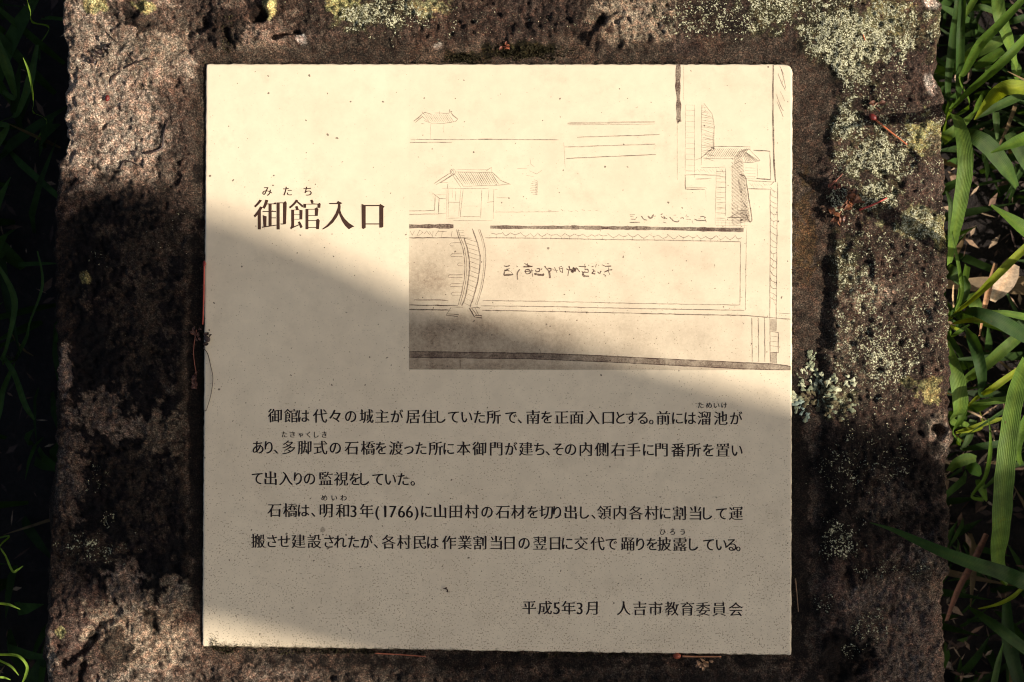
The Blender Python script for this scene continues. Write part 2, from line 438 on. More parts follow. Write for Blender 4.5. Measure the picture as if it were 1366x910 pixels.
# ---- colours, by place (albedo; the darkest tone deepened to carry some shade)
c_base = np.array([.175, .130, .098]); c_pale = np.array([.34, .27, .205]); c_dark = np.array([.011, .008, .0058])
c_brown = np.array([.058, .040, .030]); c_yel = np.array([.40, .37, .16]); c_grn = np.array([.27, .255, .13]); c_tan = np.array([.27, .21, .15])
c_bed = np.array([.062, .045, .032]); c_moss = np.array([.022, .018, .006]); c_red = np.array([.095, .064, .050]); c_white = np.array([.55, .47, .40])
w1 = fbm(U, Y, 34, 5, 101, .6); w2 = fbm(U, Y, 90, 4, 102, .6); w3 = fbm(U, Y, 12, 3, 103, .65); w4 = fbm(U, Y, 7, 3, 104, .7)
colr = np.ones(U.shape + (3,)) * c_brown
speck = np.zeros_like(U)
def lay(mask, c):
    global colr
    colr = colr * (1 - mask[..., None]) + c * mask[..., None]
def blob(cx, cy, rx, ry, c, amt=1.0, ang=0, rough=.45, soft=.12, spk=None):
    global speck
    co, s_ = math.cos(R(ang)), math.sin(R(ang))
    u = ((U - cx) * co + (Y - cy) * s_) / rx; v = (-(U - cx) * s_ + (Y - cy) * co) / ry
    q = np.sqrt(u * u + v * v) + (w1 * .50 + w3 * .6 + w4 * .42) * rough * 2.0
    mk = (1 - sstep(1 - soft, 1 + soft, q)) * amt
    if c is not None: lay(mk, c)
    if spk is not None: speck = np.maximum(speck, (1 - sstep(.7, 1.2, q)) * spk)
# left strip, sunny end: pale pinkish grey
blob(150, 90, 110, 190, c_base * 1.25, 1, 0, .3); blob(130, 120, 62, 120, c_pale, .9, 0, .5, .3); blob(175, 190, 60, 60, c_pale * .95, .85, 0, .6, .3)
blob(225, 60, 40, 50, c_tan * .85, .8, 0, .6); blob(252, 90, 16, 18, c_pale, .9)
blob(235, 140, 22, 40, c_brown * 1.2, .7, 0, .7); blob(238, 225, 26, 40, c_brown, .8, 0, .7); blob(120, 185, 26, 18, c_brown * 1.5, .6, 0, .7)
blob(200, 22, 60, 18, c_brown, .8, 10, .8); blob(130, 8, 12, 12, c_yel, .8); blob(196, 10, 14, 10, c_yel, .9)
blob(175, 25, 8, 16, c_dark, .9, -20)
# left strip, below: black crust, painted darker still for the tree's shade, a few pale remnants
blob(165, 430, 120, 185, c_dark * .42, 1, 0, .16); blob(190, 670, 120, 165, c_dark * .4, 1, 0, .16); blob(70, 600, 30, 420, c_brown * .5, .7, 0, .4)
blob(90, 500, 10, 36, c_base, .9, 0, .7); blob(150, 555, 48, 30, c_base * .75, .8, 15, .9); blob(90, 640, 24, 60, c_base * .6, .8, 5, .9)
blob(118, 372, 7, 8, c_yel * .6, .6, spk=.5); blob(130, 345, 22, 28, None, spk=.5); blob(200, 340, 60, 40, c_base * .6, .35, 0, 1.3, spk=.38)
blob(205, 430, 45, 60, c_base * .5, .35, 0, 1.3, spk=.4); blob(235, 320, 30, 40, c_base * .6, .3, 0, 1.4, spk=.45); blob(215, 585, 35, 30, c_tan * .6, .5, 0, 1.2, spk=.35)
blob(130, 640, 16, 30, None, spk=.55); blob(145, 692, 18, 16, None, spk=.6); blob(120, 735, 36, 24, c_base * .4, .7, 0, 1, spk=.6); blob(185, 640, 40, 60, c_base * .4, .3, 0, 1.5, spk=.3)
# lower left: tan tongue and reddish brown
blob(110, 850, 70, 80, c_red * .7, .95, 0, .5); blob(200, 850, 75, 62, c_tan * .95, 1, 0, .6); blob(165, 778, 26, 26, c_base * .9, 1, 0, .7)
blob(235, 800, 30, 26, c_tan * .7, .9, 0, .6); blob(195, 905, 60, 18, c_pale * .8, .9, 0, .6); blob(152, 868, 26, 24, c_dark * 1.4, .8, 20, 1.0)
blob(205, 828, 8, 18, c_dark, .8, -12); blob(262, 855, 16, 40, c_base, .7, 0, .8); blob(84, 842, 7, 7, c_yel * .7, .8); blob(66, 880, 8, 40, c_pale * .7, .7, 0, 1)
# top strip
blob(360, 55, 45, 26, c_base * 1.15, .9, 10, .8); blob(345, 68, 70, 12, c_tan * .55, .8, 0, .8); blob(361, 12, 10, 15, c_yel * 1.05, 1, 0, .3)
blob(345, 20, 12, 14, c_dark, .9); blob(302, 40, 22, 30, c_dark * 1.5, .8, 0, .9); blob(310, 3, 20, 10, c_base, .8, spk=.35)
blob(464, 10, 24, 20, c_yel, 1, 0, .5); blob(500, 20, 50, 22, c_grn * .35, .6, 0, .6, spk=.80); blob(575, 12, 22, 12, c_grn, .9, 0, .8)
blob(545, 25, 45, 22, None, spk=.68); blob(515, 55, 20, 14, None, 0, 0, .6, spk=.72); blob(402, 54, 8, 7, c_white, .9); blob(585, 62, 8, 4, c_white * .8, .9, -20)
blob(700, 25, 80, 40, c_red * .55, .7, 0, .9, spk=.36); blob(845, 22, 60, 34, c_tan * 1.05, 1, 0, .7); blob(835, 52, 30, 12, c_tan * .9, .8, 0, .8)
blob(800, 25, 9, 10, c_dark, .8); blob(980, 25, 75, 34, c_dark * 1.6, .7, 0, .7, spk=.66); blob(985, 55, 30, 8, None, spk=.75)
blob(960, 70, 90, 12, c_brown * .7, .7, 0, .6)
blob(1030, 10, 30, 30, c_grn * .6, .6, 0, 1, spk=.75)
# right strip
blob(1170, 300, 110, 330, c_brown * 1.1, .8, 0, .2)
blob(1130, 50, 70, 60, c_grn * .4, .7, 0, .8, spk=.85); blob(1185, 20, 50, 26, c_grn, .85, 0, .8, spk=.8); blob(1200, 42, 12, 12, c_yel, .9)
blob(1120, 90, 40, 50, None, spk=.70); blob(1215, 90, 35, 60, c_red * .9, .8, 0, .7, spk=.3); blob(1240, 6, 14, 8, c_white, 1, 0, .5)
blob(1239, 112, 8, 14, c_white, .9, -20); blob(1135, 165, 40, 36, c_grn * .5, .6, 0, .8, spk=.88); blob(1104, 148, 10, 18, c_grn, .8, 0, .6, spk=.8)
blob(1232, 185, 26, 28, c_yel * .95, 1, 10, .6, spk=.6); blob(1160, 205, 50, 36, c_grn * .45, .5, 0, .8, spk=.82); blob(1245, 215, 14, 40, c_red * 1.1, .8, 0, .6)
blob(1225, 255, 26, 24, c_red, .8, 0, .7); blob(1115, 270, 30, 30, None, spk=.80); blob(1160, 262, 40, 26, c_grn * .5, .5, 10, .8, spk=.8)
blob(1225, 300, 46, 20, c_grn * .95, .95, 8, .7, spk=.8); blob(1252, 310, 12, 24, c_yel * .8, .8)
blob(1120, 350, 24, 50, c_grn * .5, .6, 0, .9, spk=.74); blob(1165, 330, 30, 30, None, spk=.62); blob(1150, 400, 36, 24, c_pale * .6, .7, -20, .9, spk=.62)
blob(1180, 395, 16, 8, c_pale, .7, -30, .8); blob(1165, 440, 34, 36, c_red * .8, .7, 0, .7); blob(1122, 450, 22, 40, c_tan * .6, .6, 0, .9, spk=.66)
blob(1225, 400, 34, 50, c_base * .6, .6, 0, .9, spk=.38); blob(1235, 520, 20, 16, c_yel * .75, .95, 30, .7); blob(1208, 508, 10, 9, c_yel * .6, .8)
blob(1205, 455, 36, 40, None, spk=.62); blob(1150, 500, 50, 34, c_tan * .5, .5, 0, .9, spk=.58); blob(1095, 535, 34, 24, c_grn * .7, .7, 0, .8, spk=.6)
blob(1250, 590, 14, 34, c_pale * .7, .8, 0, .7)
blob(1090, 30, 70, 40, None, spk=.62); blob(1210, 30, 50, 34, c_grn * .6, .4, 0, 1, spk=.66); blob(1170, 120, 60, 60, None, spk=.60); blob(1230, 240, 30, 50, None, spk=.52)
blob(1190, 340, 60, 60, None, spk=.56); blob(1140, 430, 50, 60, None, spk=.58); blob(1220, 440, 44, 60, None, spk=.54); blob(1180, 560, 70, 40, None, spk=.50)
blob(620, 25, 60, 34, None, spk=.48); blob(740, 40, 90, 26, None, spk=.48); blob(920, 20, 50, 34, None, spk=.62); blob(420, 20, 60, 26, None, spk=.42); blob(140, 60, 60, 60, None, spk=.36)
# right strip in the shade, which is also painted into its dark tones
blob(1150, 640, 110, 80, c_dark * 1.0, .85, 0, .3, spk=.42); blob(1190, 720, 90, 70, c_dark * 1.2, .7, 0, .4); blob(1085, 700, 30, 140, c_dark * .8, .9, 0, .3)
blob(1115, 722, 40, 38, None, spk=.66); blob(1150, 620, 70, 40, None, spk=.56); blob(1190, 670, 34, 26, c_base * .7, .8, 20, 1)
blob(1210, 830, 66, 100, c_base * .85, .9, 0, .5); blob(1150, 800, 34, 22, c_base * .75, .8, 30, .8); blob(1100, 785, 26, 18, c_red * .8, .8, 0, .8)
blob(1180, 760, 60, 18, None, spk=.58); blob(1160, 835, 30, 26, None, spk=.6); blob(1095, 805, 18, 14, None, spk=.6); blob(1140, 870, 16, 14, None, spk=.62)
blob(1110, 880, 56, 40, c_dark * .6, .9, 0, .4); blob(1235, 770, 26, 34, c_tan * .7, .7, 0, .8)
# bottom strip
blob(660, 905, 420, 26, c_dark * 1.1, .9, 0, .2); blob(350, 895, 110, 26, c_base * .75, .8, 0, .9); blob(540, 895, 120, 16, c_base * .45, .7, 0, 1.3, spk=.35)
blob(780, 900, 140, 18, c_base * .4, .6, 0, 1.3, spk=.35)
# thin scattered crust nearly everywhere on the right and along the top
zone = np.maximum(sstep(1095, 1120, U) * (1 - sstep(560, 680, Y)), (1 - sstep(50, 75, Y)) * sstep(380, 460, U) * .75)
speck = np.maximum(speck, zone * np.clip(.50 + .32 * w2 + .22 * w1, 0, .8))
speck = np.where(speck > .4, np.minimum(speck * 1.10, .95), speck)
colr = colr * (1 + .22 * zone[..., None])
# the bed of old mortar
bedc = c_bed[None, None, :] * (1 + .35 * w1[..., None] + .3 * w3[..., None])
bm_ = rec * (1 - .5 * sstep(850, 880, Y) * (1 - sstep(560, 640, U)))
colr = colr * (1 - bm_[..., None]) + bedc * bm_[..., None]
speck *= (1 - .75 * rec)
speck += rec * .30 * (w2 > -.1)
blob(700, 66, 60, 9, c_moss, .95, 0, .5); blob(620, 74, 34, 9, c_moss * 1.2, .8, 0, .8); blob(920, 60, 20, 12, c_red * .8, .6, 0, .9)
blob(1072, 320, 14, 60, np.array([.10, .060, .022]), .55, 0, .9); blob(1068, 420, 12, 60, c_bed * 1.3, .5, 0, .9)
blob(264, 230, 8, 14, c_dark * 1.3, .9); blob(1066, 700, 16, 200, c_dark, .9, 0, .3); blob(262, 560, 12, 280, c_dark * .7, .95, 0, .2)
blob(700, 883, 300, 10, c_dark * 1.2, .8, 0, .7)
# darker in the pores, tonal drift
colr *= np.clip(1 + .34 * w2 + .40 * w3 + .34 * w4, .18, 2.1)[..., None]
colr = colr * np.array([1.0, .99, .93])
colr = colr + (np.clip(fbm(U, Y, 40, 4, 140), 0, 1) * .9)[..., None] * colr * np.array([.32, .12, .02])
colr = np.clip(colr, .004, .8)

keep = np.ones((nr, ncol), bool)
idx = np.arange(nr * ncol).reshape(nr, ncol)
a_, b_, c_, d_ = idx[:-1, :-1], idx[1:, :-1], idx[1:, 1:], idx[:-1, 1:]
hid = (U[:-1, :-1] > 290) & (U[1:, 1:] < 1042) & (Y[:-1, :-1] > 100) & (Y[1:, 1:] < 850)   # what lies under the plaque
quads = np.stack([a_, b_, c_, d_], -1)[~hid]
verts = np.stack([WX, WY, Zw], -1).reshape(-1, 3)
colf = colr.reshape(-1, 3); spf = speck.reshape(-1)
# end faces, dropped to the ground
ev = []; ec = []; eq = []
nb = len(verts)
for row, sg in ((0, 1), (nr - 1, -1)):
    base = idx[row]
    prev = base
    for k in range(1, 13):
        t = k / 12
        p = verts[base].copy()
        p[:, 2] = p[:, 2] * (1 - t) + (-.235) * t
        p[:, 1] += sg * (.004 + .01 * t + .006 * fbm(p[:, 0] / PX, p[:, 2] / PX + 900 * (sg + 2), 30, 3, 5))
        cur = np.arange(nb, nb + len(p)); nb += len(p)
        ev.append(p); ec.append(colf[base] * .8)
        q = np.stack([prev[:-1], prev[1:], cur[1:], cur[:-1]], -1) if sg > 0 else np.stack([prev[:-1], cur[:-1], cur[1:], prev[1:]], -1)
        eq.append(q); prev = cur
verts = np.concatenate([verts] + ev); colf = np.concatenate([colf] + ec)
spf = np.concatenate([spf, np.zeros(len(verts) - len(spf))])
quads = np.concatenate([quads] + [q[:, ::-1] for q in eq])

def mesh_np(name, verts, quads):
    me = bpy.data.meshes.new(name)
    me.vertices.add(len(verts)); me.vertices.foreach_set("co", verts.astype(np.float32).ravel())
    me.loops.add(len(quads) * 4); me.loops.foreach_set("vertex_index", quads.astype(np.int32).ravel())
    me.polygons.add(len(quads)); me.polygons.foreach_set("loop_start", np.arange(0, len(quads) * 4, 4, dtype=np.int32))
    me.update(calc_edges=True); me.validate(); smooth(me)
    return me
me = mesh_np("stone_slab", verts, quads)
at = me.attributes.new("Col", 'FLOAT_COLOR', 'POINT')
at.data.foreach_set("color", np.concatenate([colf, np.ones((len(colf), 1))], 1).astype(np.float32).ravel())
at = me.attributes.new("speck", 'FLOAT', 'POINT'); at.data.foreach_set("value", spf.astype(np.float32))
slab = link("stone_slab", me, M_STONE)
tag(slab, "rough weathered stone slab patched with yellow and grey lichen, set round the cream plaque", "stone")

def stone_z(x, y):
    """height of the slab's face under photograph pixel (x, y)"""
    r = int(np.clip(round((y + 150) / 2), 0, nr - 1))
    c = KS + int(np.clip((x - xl[r, 0]) / (xr[r, 0] - xl[r, 0]) * MT, 0, MT))
    return float(Zt[r, c])
def S(x, y, dz=0.0):
    z = stone_z(x, y) if not (276 < x < 1055 and 87 < y < 866) else 0.0
    return P(x, y, z + dz)

# ------------------------------------------------------------------ the plaque
plaque = empty("plaque", (0, 0, 0), "square cream ceramic plaque with Japanese text and an old map drawing, set in the stone", "plaque")
TL, TR, BR, BL = (275, 85.5), (1057, 86), (1055.5, 874), (270, 862.5)
def outline(inset, jit):
    cs = [TL, TR, BR, BL]; rads = [4, 13, 3, 5]; out = []
    for i in range(4):
        p0 = Vector(cs[i - 1]); p1 = Vector(cs[i]); p2 = Vector(cs[(i + 1) % 4])
        d1 = (p0 - p1).normalized(); d2 = (p2 - p1).normalized(); r = rads[i]
        s_ = p1 + d1 * r; e_ = p1 + d2 * r
        for k in range(7):
            t = k / 6
            q = s_.lerp(p1, t).lerp(p1.lerp(e_, t), t); out.append(q)
        nx = cs[(i + 1) % 4]; r2 = rads[(i + 1) % 4]
        e2 = Vector(nx) - d2 * r2
        m = 190
        for k in range(1, m): out.append(e_.lerp(e2, k / m))
    res = []
    cen = Vector((664, 478))
    for k, q in enumerate(out):
        nq = Vector((0, 0))
        # inward direction from neighbours
        t = (out[(k + 1) % len(out)] - out[k - 1]); nq = Vector((-t.y, t.x)).normalized()
        if nq.dot(cen - q) < 0: nq = -nq
        jn = (math.sin(k * 1.7) * .3 + math.sin(k * .61 + 2) * .4 + rng.uniform(-.6, .6)) * jit
        side_ = k // 196
        if side_ == 2: jn *= 1.8
        res.append(q + nq * (inset + jn))
    return res
rings = []
for inset, z, jit in ((2.6, 0.0, 0.0), (1.0, -.00012, .25), (.2, -.0006, .55), (0, -.0016, .5), (.2, -.012, .3)):
    rings.append([P(q.x, q.y, z) for q in outline(inset, jit)])
inner = [Vector((p.x * .93 - .0007, p.y * .93 - .0008, 0)) for p in rings[0]]
allr = [inner] + rings
nn = len(inner); tv = []; tf = []; grime = []
for ri, rg in enumerate(allr):
    for k, p in enumerate(rg):
        tv.append(p)
        sd_ = k // 196; kk = (k % 196) / 196
        g = 0.0
        if ri >= 1:
            bot = sd_ == 2
            g = .42 if bot else .13
            if bot and kk > .55: g += .16 * (kk - .55) / .45      # worst at the lower left corner
            if ri == 1: g *= .85
            if ri >= 3: g += .12
        grime.append(g)
for ri in range(len(allr) - 1):
    for k in range(nn):
        a = ri * nn + k; b = ri * nn + (k + 1) % nn
        tf.append((a, b, b + nn, a + nn))
tf.append(tuple(range(nn)))
me = bpy.data.meshes.new("tile"); me.from_pydata(tv, [], tf)
bmx = bmesh.new(); bmx.from_mesh(me); bmesh.ops.recalc_face_normals(bmx, faces=bmx.faces); bmx.to_mesh(me); bmx.free()
at = me.attributes.new("grime", 'FLOAT', 'POINT'); at.data.foreach_set("value", grime)
link("tile", me, M_TILE, plaque)

# ---- lettering -------------------------------------------------------------
_gc = {}
KANA = set("あいうえおかがきくけこさしすせそただちてでとなにぬねのはひふへほまみむめもやゆよらりるれろわをんっゃ、。々")
def glyph(ch, st='body', force=None):
    """outline of a character, with thin level strokes and small triangular stroke ends"""
    if force is None and (ch, st) in _gc: return _gc[(ch, st)]
    c = bpy.data.curves.new('t', 'FONT'); c.body = ch; c.size = 1
    o = bpy.data.objects.new('t', c); COL.objects.link(o)
    bpy.context.view_layer.update()
    cu = o.to_curve(bpy.context.evaluated_depsgraph_get())
    loops = []
    for sp in cu.splines:
        bp = sp.bezier_points; q = []
        for i in range(len(bp)):
            a, b = bp[i], bp[(i + 1) % len(bp)]
            d = (b.co - a.co).length
            straight = ((a.handle_right - a.co).cross(b.co - a.co)).length < 1e-4 * max(d, .01) and ((b.handle_left - b.co).cross(b.co - a.co)).length < 1e-4 * max(d, .01)
            m = 1 if straight else 6
            for k in range(m):
                t = k / m
                p = a.co * (1 - t) ** 3 + a.handle_right * 3 * t * (1 - t) ** 2 + b.handle_left * 3 * t * t * (1 - t) + b.co * t ** 3
                if not q or (Vector((p.x, p.y)) - q[-1]).length > 1e-4: q.append(Vector((p.x, p.y)))
        if len(q) > 2 and (q[0] - q[-1]).length < 1e-4: q.pop()
        if len(q) > 2: loops.append(q)
    o.to_curve_clear(); bpy.data.objects.remove(o); bpy.data.curves.remove(c)
    kana = ch in KANA
    dh, dv = {'body': (.010, .0), 'head': (.0215, -.006), 'ruby': (0, 0)}[st]
    if kana and st != 'ruby': dh, dv = .0, 0
    serif = not kana and st != 'ruby'
    if force is not None: dh, dv, serif = force
    out = []
    for q in loops:
        m = len(q); q2 = []
        nrm = []
        for i in range(m):
            e = q[(i + 1) % m] - q[i]; e = e.normalized(); nrm.append(Vector((e.y, -e.x)))
        off = [(dh * abs(v.y) ** 2 + dv * abs(v.x) ** 2) for v in nrm]
        if kana and st != 'ruby' and force is None:   # brush look: thin on rising strokes, full on falling ones
            off = [o_ + .010 * max(0.0, v.x * v.y) * 1.4 - .006 * max(0.0, -v.x * v.y) for o_, v in zip(off, nrm)]
        for i in range(m):
            n0, n1 = nrm[i - 1], nrm[i]; o0, o1 = off[i - 1], off[i]
            det = n0.x * n1.y - n0.y * n1.x
            if abs(det) > .25:
                # intersection of the two shifted edges
                c0 = n0.dot(q[i]) - o0; c1 = n1.dot(q[i]) - o1
                p = Vector(((c0 * n1.y - c1 * n0.y) / det, (n0.x * c1 - n1.x * c0) / det))
            else:
                a = (n0 + n1); a = a.normalized() if a.length > .1 else n0
                p = q[i] - a * ((o0 + o1) / 2)
            if (p - q[i]).length > .045: p = q[i] - (n0 + n1).normalized() * max(-.02, min(.02, (o0 + o1) / 2)) if (n0 + n1).length > .1 else q[i].copy()
            q2.append(p)
        if serif:
            q3 = []
            L = [(q[(i + 1) % m] - q[i]).length for i in range(m)]
            for i in range(m):
                n0, n1 = nrm[i - 1], nrm[i]; p = q2[i]
                e0 = q[i] - q[i - 1]; e1 = q[(i + 1) % m] - q[i]
                convex = e0.x * e1.y - e0.y * e1.x > 0
                # right-hand end of a level stroke (outer loops run counter-clockwise: right edge up, then top edge left)
                if convex and n0.x > .95 and n1.y > .95 and L[i] > .16 and L[i - 1] > .03:
                    k = min(1.0, L[i] / .35)
                    q3 += [p + Vector((.022, -.012)) * k, p + Vector((-.022, .050)) * k, p + Vector((-.095, .0)) * k]
                elif convex and n0.y > .95 and n1.x < -.95 and .045 < L[i - 1] < .11 and L[i] > .1:
                    q3.append(p + Vector((-.024, .022)))       # head of an upright stroke
                elif convex and n0.x > .95 and n1.y > .95 and .045 < L[i] < .11 and L[i - 1] > .1:
                    q3.append(p + Vector((.006, -.012)))
                else: q3.append(p)
            q2 = q3
        out.append(q2)
    if ch in "0123456789()":
        pass
    xs = [p.x for q in out for p in q]
    res = (out, (min(xs) + max(xs)) / 2)
    if force is not None: return res
    # the filled area has to agree with the outlines; if the thinning tangled them, use a milder form
    for f in (None, (dh * .6, 0, True), (dh * .6, 0, False), (0, 0, False)):
        if f is not None: res = glyph(ch, st, f)
        want = abs(sum(q[i - 1].x * q[i].y - q[i].x * q[i - 1].y for q in res[0] for i in range(len(q))) / 2)
        V, F = fill_one([[(p.x, p.y) for p in q] for q in res[0]])
        got = sum(abs(sum(V[f2[i - 1]][0] * V[f2[i]][1] - V[f2[i]][0] * V[f2[i - 1]][1] for i in range(len(f2)))) / 2 for f2 in F)
        if abs(got - want) < .012 * want: break
    _gc[(ch, st)] = res
    return res

def fill_one(loops):
    cu = bpy.data.curves.new('t', 'CURVE'); cu.dimensions = '2D'; cu.fill_mode = 'BOTH'
    for q in loops:
        s_ = cu.splines.new('POLY'); s_.points.add(len(q) - 1); s_.use_cyclic_u = True
        for k, p in enumerate(q): s_.points[k].co = (p[0] * 100, p[1] * 100, 0, 1)
    o = bpy.data.objects.new('t', cu); me = o.to_mesh()
    V = [(v.co.x / 100, v.co.y / 100) for v in me.vertices]; F = [tuple(p.vertices) for p in me.polygons]
    o.to_mesh_clear(); bpy.data.objects.remove(o); bpy.data.curves.remove(cu)
    return V, F
def fill_mesh(name, glyphs, mat, parent, z, fat=0.0):
    """glyphs = list of lists of closed outlines; each character is filled on its own. fat = sideways thickening"""
    V = []; F = []
    for gi, loops in enumerate(glyphs):
        v2, f2 = fill_one(loops)
        for ci, dx in enumerate((0,) if not fat else (-fat, 0, fat)):
            n0 = len(V)
            V += [(x + dx, y, z + (gi % 3) * 9e-6 + ci * 3e-6) for x, y in v2]
            F += [tuple(i + n0 for i in f) for f in f2]
    me = bpy.data.meshes.new(name); me.from_pydata(V, [], F)
    return link(name, me, mat, parent)

def skew(x, y):     # rows of print sink a little towards the right, as the plaque's foot does
    return y + (x - 340) * .0153 * ((y - 85) / 783) * .62
def put(loops_out, ch, x, y, em, sx=1.0, sy=1.0, st='body'):
    lp, cx = glyph(ch, st)
    loops_out.append([[P(x + (p.x - cx) * em * sx, y - (p.y - .362) * em * sy)[:2] for p in q] for q in lp])
def line(text, xs, y, em, name, mat, kana_s=.90, first_dy=0.0):
    out = []
    for ch, x in zip(text, xs):
        k = ch in KANA
        e = em
        sx = (.86 if k else .95); sy = .95 if k else .98
        if ch in "0123456789": sx, sy = 1.02, 1.12
        if ch == '々': sx = sy = 1.0
        put(out, ch, x, skew(x, y), e, sx, sy)
    o = fill_mesh(name, out, mat, plaque, .00012, .015 * EM * PX)
    return o
def A(v, x0=320, s=3.903): return [x0 + q / s for q in v]
def B(v): return A(v, 660)
T1 = "御館は代々の城主が居住していた所" + "で、南を正面入口とする。前には溜池が"
X1 = A([183, 267, 333, 417, 495, 577, 660, 740, 818, 902, 985, 1048, 1112, 1182, 1247, 1322]) + B([85, 130, 200, 270, 348, 427, 510, 592, 655, 712, 770, 815, 878, 951, 1018, 1090, 1176, 1257])
T2 = "あり、多脚式の石橋を渡った所に本御" + "門が建ち、その内側右手に門番所を置い"
X2 = A([95, 150, 188, 255, 338, 420, 497, 582, 667, 735, 813, 880, 943, 1020, 1088, 1165, 1247]) + B([8, 85, 162, 232, 276, 330, 395, 475, 557, 642, 723, 800, 868, 955, 1037, 1112, 1187, 1262])
T3 = "て出入りの監視をしていた。"
X3 = A([90, 160, 240, 302, 363, 448, 527, 598, 650, 718, 785, 850, 900])
T4 = "石橋は、明和3年(1766)に山田村の" + "石材を切り出し、領内各村に割当して運"
X4 = A([180, 262, 332, 382, 450, 535, 592, 660, 716, 757, 797, 842, 883, 920, 972, 1043, 1125, 1208, 1287]) + B([42, 122, 197, 268, 325, 395, 468, 514, 570, 652, 735, 817, 888, 962, 1045, 1108, 1180, 1255])
T5 = "搬させ建設されたが、各村民は作業割" + "当日の翌日に交代で踊りを披露している。"
X5 = A([95, 168, 230, 305, 388, 465, 523, 592, 660, 708, 775, 855, 937, 1005, 1090, 1172, 1250]) + B([8, 78, 153, 235, 315, 378, 450, 535, 607, 692, 757, 818, 882, 965, 1035, 1113, 1180, 1232, 1268])
EM = 20.6
for t, xs, y in ((T1, X1, 554.8), (T2, X2, 597), (T3, X3, 638.3), (T4, X4, 680.8), (T5, X5, 722)):
    assert len(t) == len(xs), (t, len(t), len(xs))
    line(t, xs, y, EM, "text_line", M_TEXT)
DT = "平成5年3月人吉市教育委員会"
line(DT, A([180, 262, 322, 385, 442, 505, 672, 755, 838, 922, 1003, 1085, 1168, 1255], 660)[:len(DT)], 807.5, EM, "date_line", M_TEXT)
RB = [("ためいけ", B([1072, 1115, 1155, 1195]), 537.5), ("たきゃくしき", A([232, 275, 317, 358, 398, 440]), 579.5), ("めいわ", A([440, 492, 540]), 663.5), ("ひろう", B([875, 925, 978]), 705.5)]
for t, xs, y in RB:
    out = []
    for ch, x in zip(t, xs): put(out, ch, x, skew(x, y), 9.2 if ch != 'ゃ' else 8.2, 1, 1, 'ruby')
    fill_mesh("reading_marks", out, M_TEXT, plaque, .00012, .00008)
# the heading
out = []
for ch, x in zip("みたち", (356.5, 383.6, 410.5)): put(out, ch, x, 255.3, 14.2)
fill_mesh("reading_marks", out, M_INK, plaque, .00012, .00008); out = []
put(out, "御", 360.5, 287.3, 46.5, 1.0, .97, "head"); put(out, "館", 406.8, 287.3, 46.0, .99, .97, "head")
def Z5(v): return [P(320 + x / 5.69, 230 + y / 5.69)[:2] for x, y in v]
out.append([Z5([(680, 233), (735, 233), (746, 218), (778, 234), (762, 242), (764, 262), (762, 288), (772, 318), (795, 352), (828, 385), (868, 411),
               (850, 418), (828, 432), (800, 405), (776, 368), (758, 326), (752, 305), (738, 338), (706, 382), (668, 414), (630, 434), (626, 430),
               (662, 402), (700, 358), (728, 312), (744, 270), (747, 242), (680, 241)])])
out.append([Z5([(925, 240), (945, 248), (1062, 248), (1066, 240), (1098, 260), (1088, 270), (1088, 412), (1078, 420), (1060, 420), (1060, 396),
               (954, 396), (954, 420), (938, 430), (927, 424)]),
            Z5([(954, 257), (954, 388), (1060, 388), (1060, 257)])])
fill_mesh("heading", out, M_INK, plaque, .00012, .00011)

# ---- the printed drawing -----------------------------------------------------
gxs = np.linspace(545.5, 1054.5, 170); gys = np.linspace(88, 493, 136)
GX, GY = np.meshgrid(gxs, gys)
def gb(cx, cy, sx, sy): return np.exp(-((GX - cx) / sx) ** 2 - ((GY - cy) / sy) ** 2)
wash = .02 + .07 * sstep(290, 340, GY) + .30 * gb(565, 378, 42, 34) + .20 * gb(595, 350, 50, 50) + .12 * gb(690, 380, 60, 30)
wash += sstep(405, 440, GY) * (.46 * (1 - sstep(600, 860, GX)) + .06) + .10 * gb(860, 450, 90, 26)
wash += .08 * fbm(GX, GY, 40, 4, 201) * sstep(290, 340, GY)
wash += sstep(484, 488, GY) * .12
wash *= 1 - .5 * sstep(985, 1000, GX)
wash = np.clip(wash * .68, 0, .8)
rr = np.zeros(GX.shape + (4,)); rr[..., :3] = wash[..., None]; rr[..., 3] = 1
V_ = np.array([P(x, y, .00003)[:] for x, y in zip(GX.ravel(), (GY + (GX - 545) * .002).ravel())])
ii = np.arange(GX.size).reshape(GX.shape)
me = mesh_np("drawing_panel", V_, np.stack([ii[1:, :-1], ii[1:, 1:], ii[:-1, 1:], ii[:-1, :-1]], -1).reshape(-1, 4))
at = me.attributes.new("Col", 'FLOAT_COLOR', 'POINT'); at.data.foreach_set("color", rr.astype(np.float32).ravel())
link("drawing_panel", me, M_WASH, plaque)

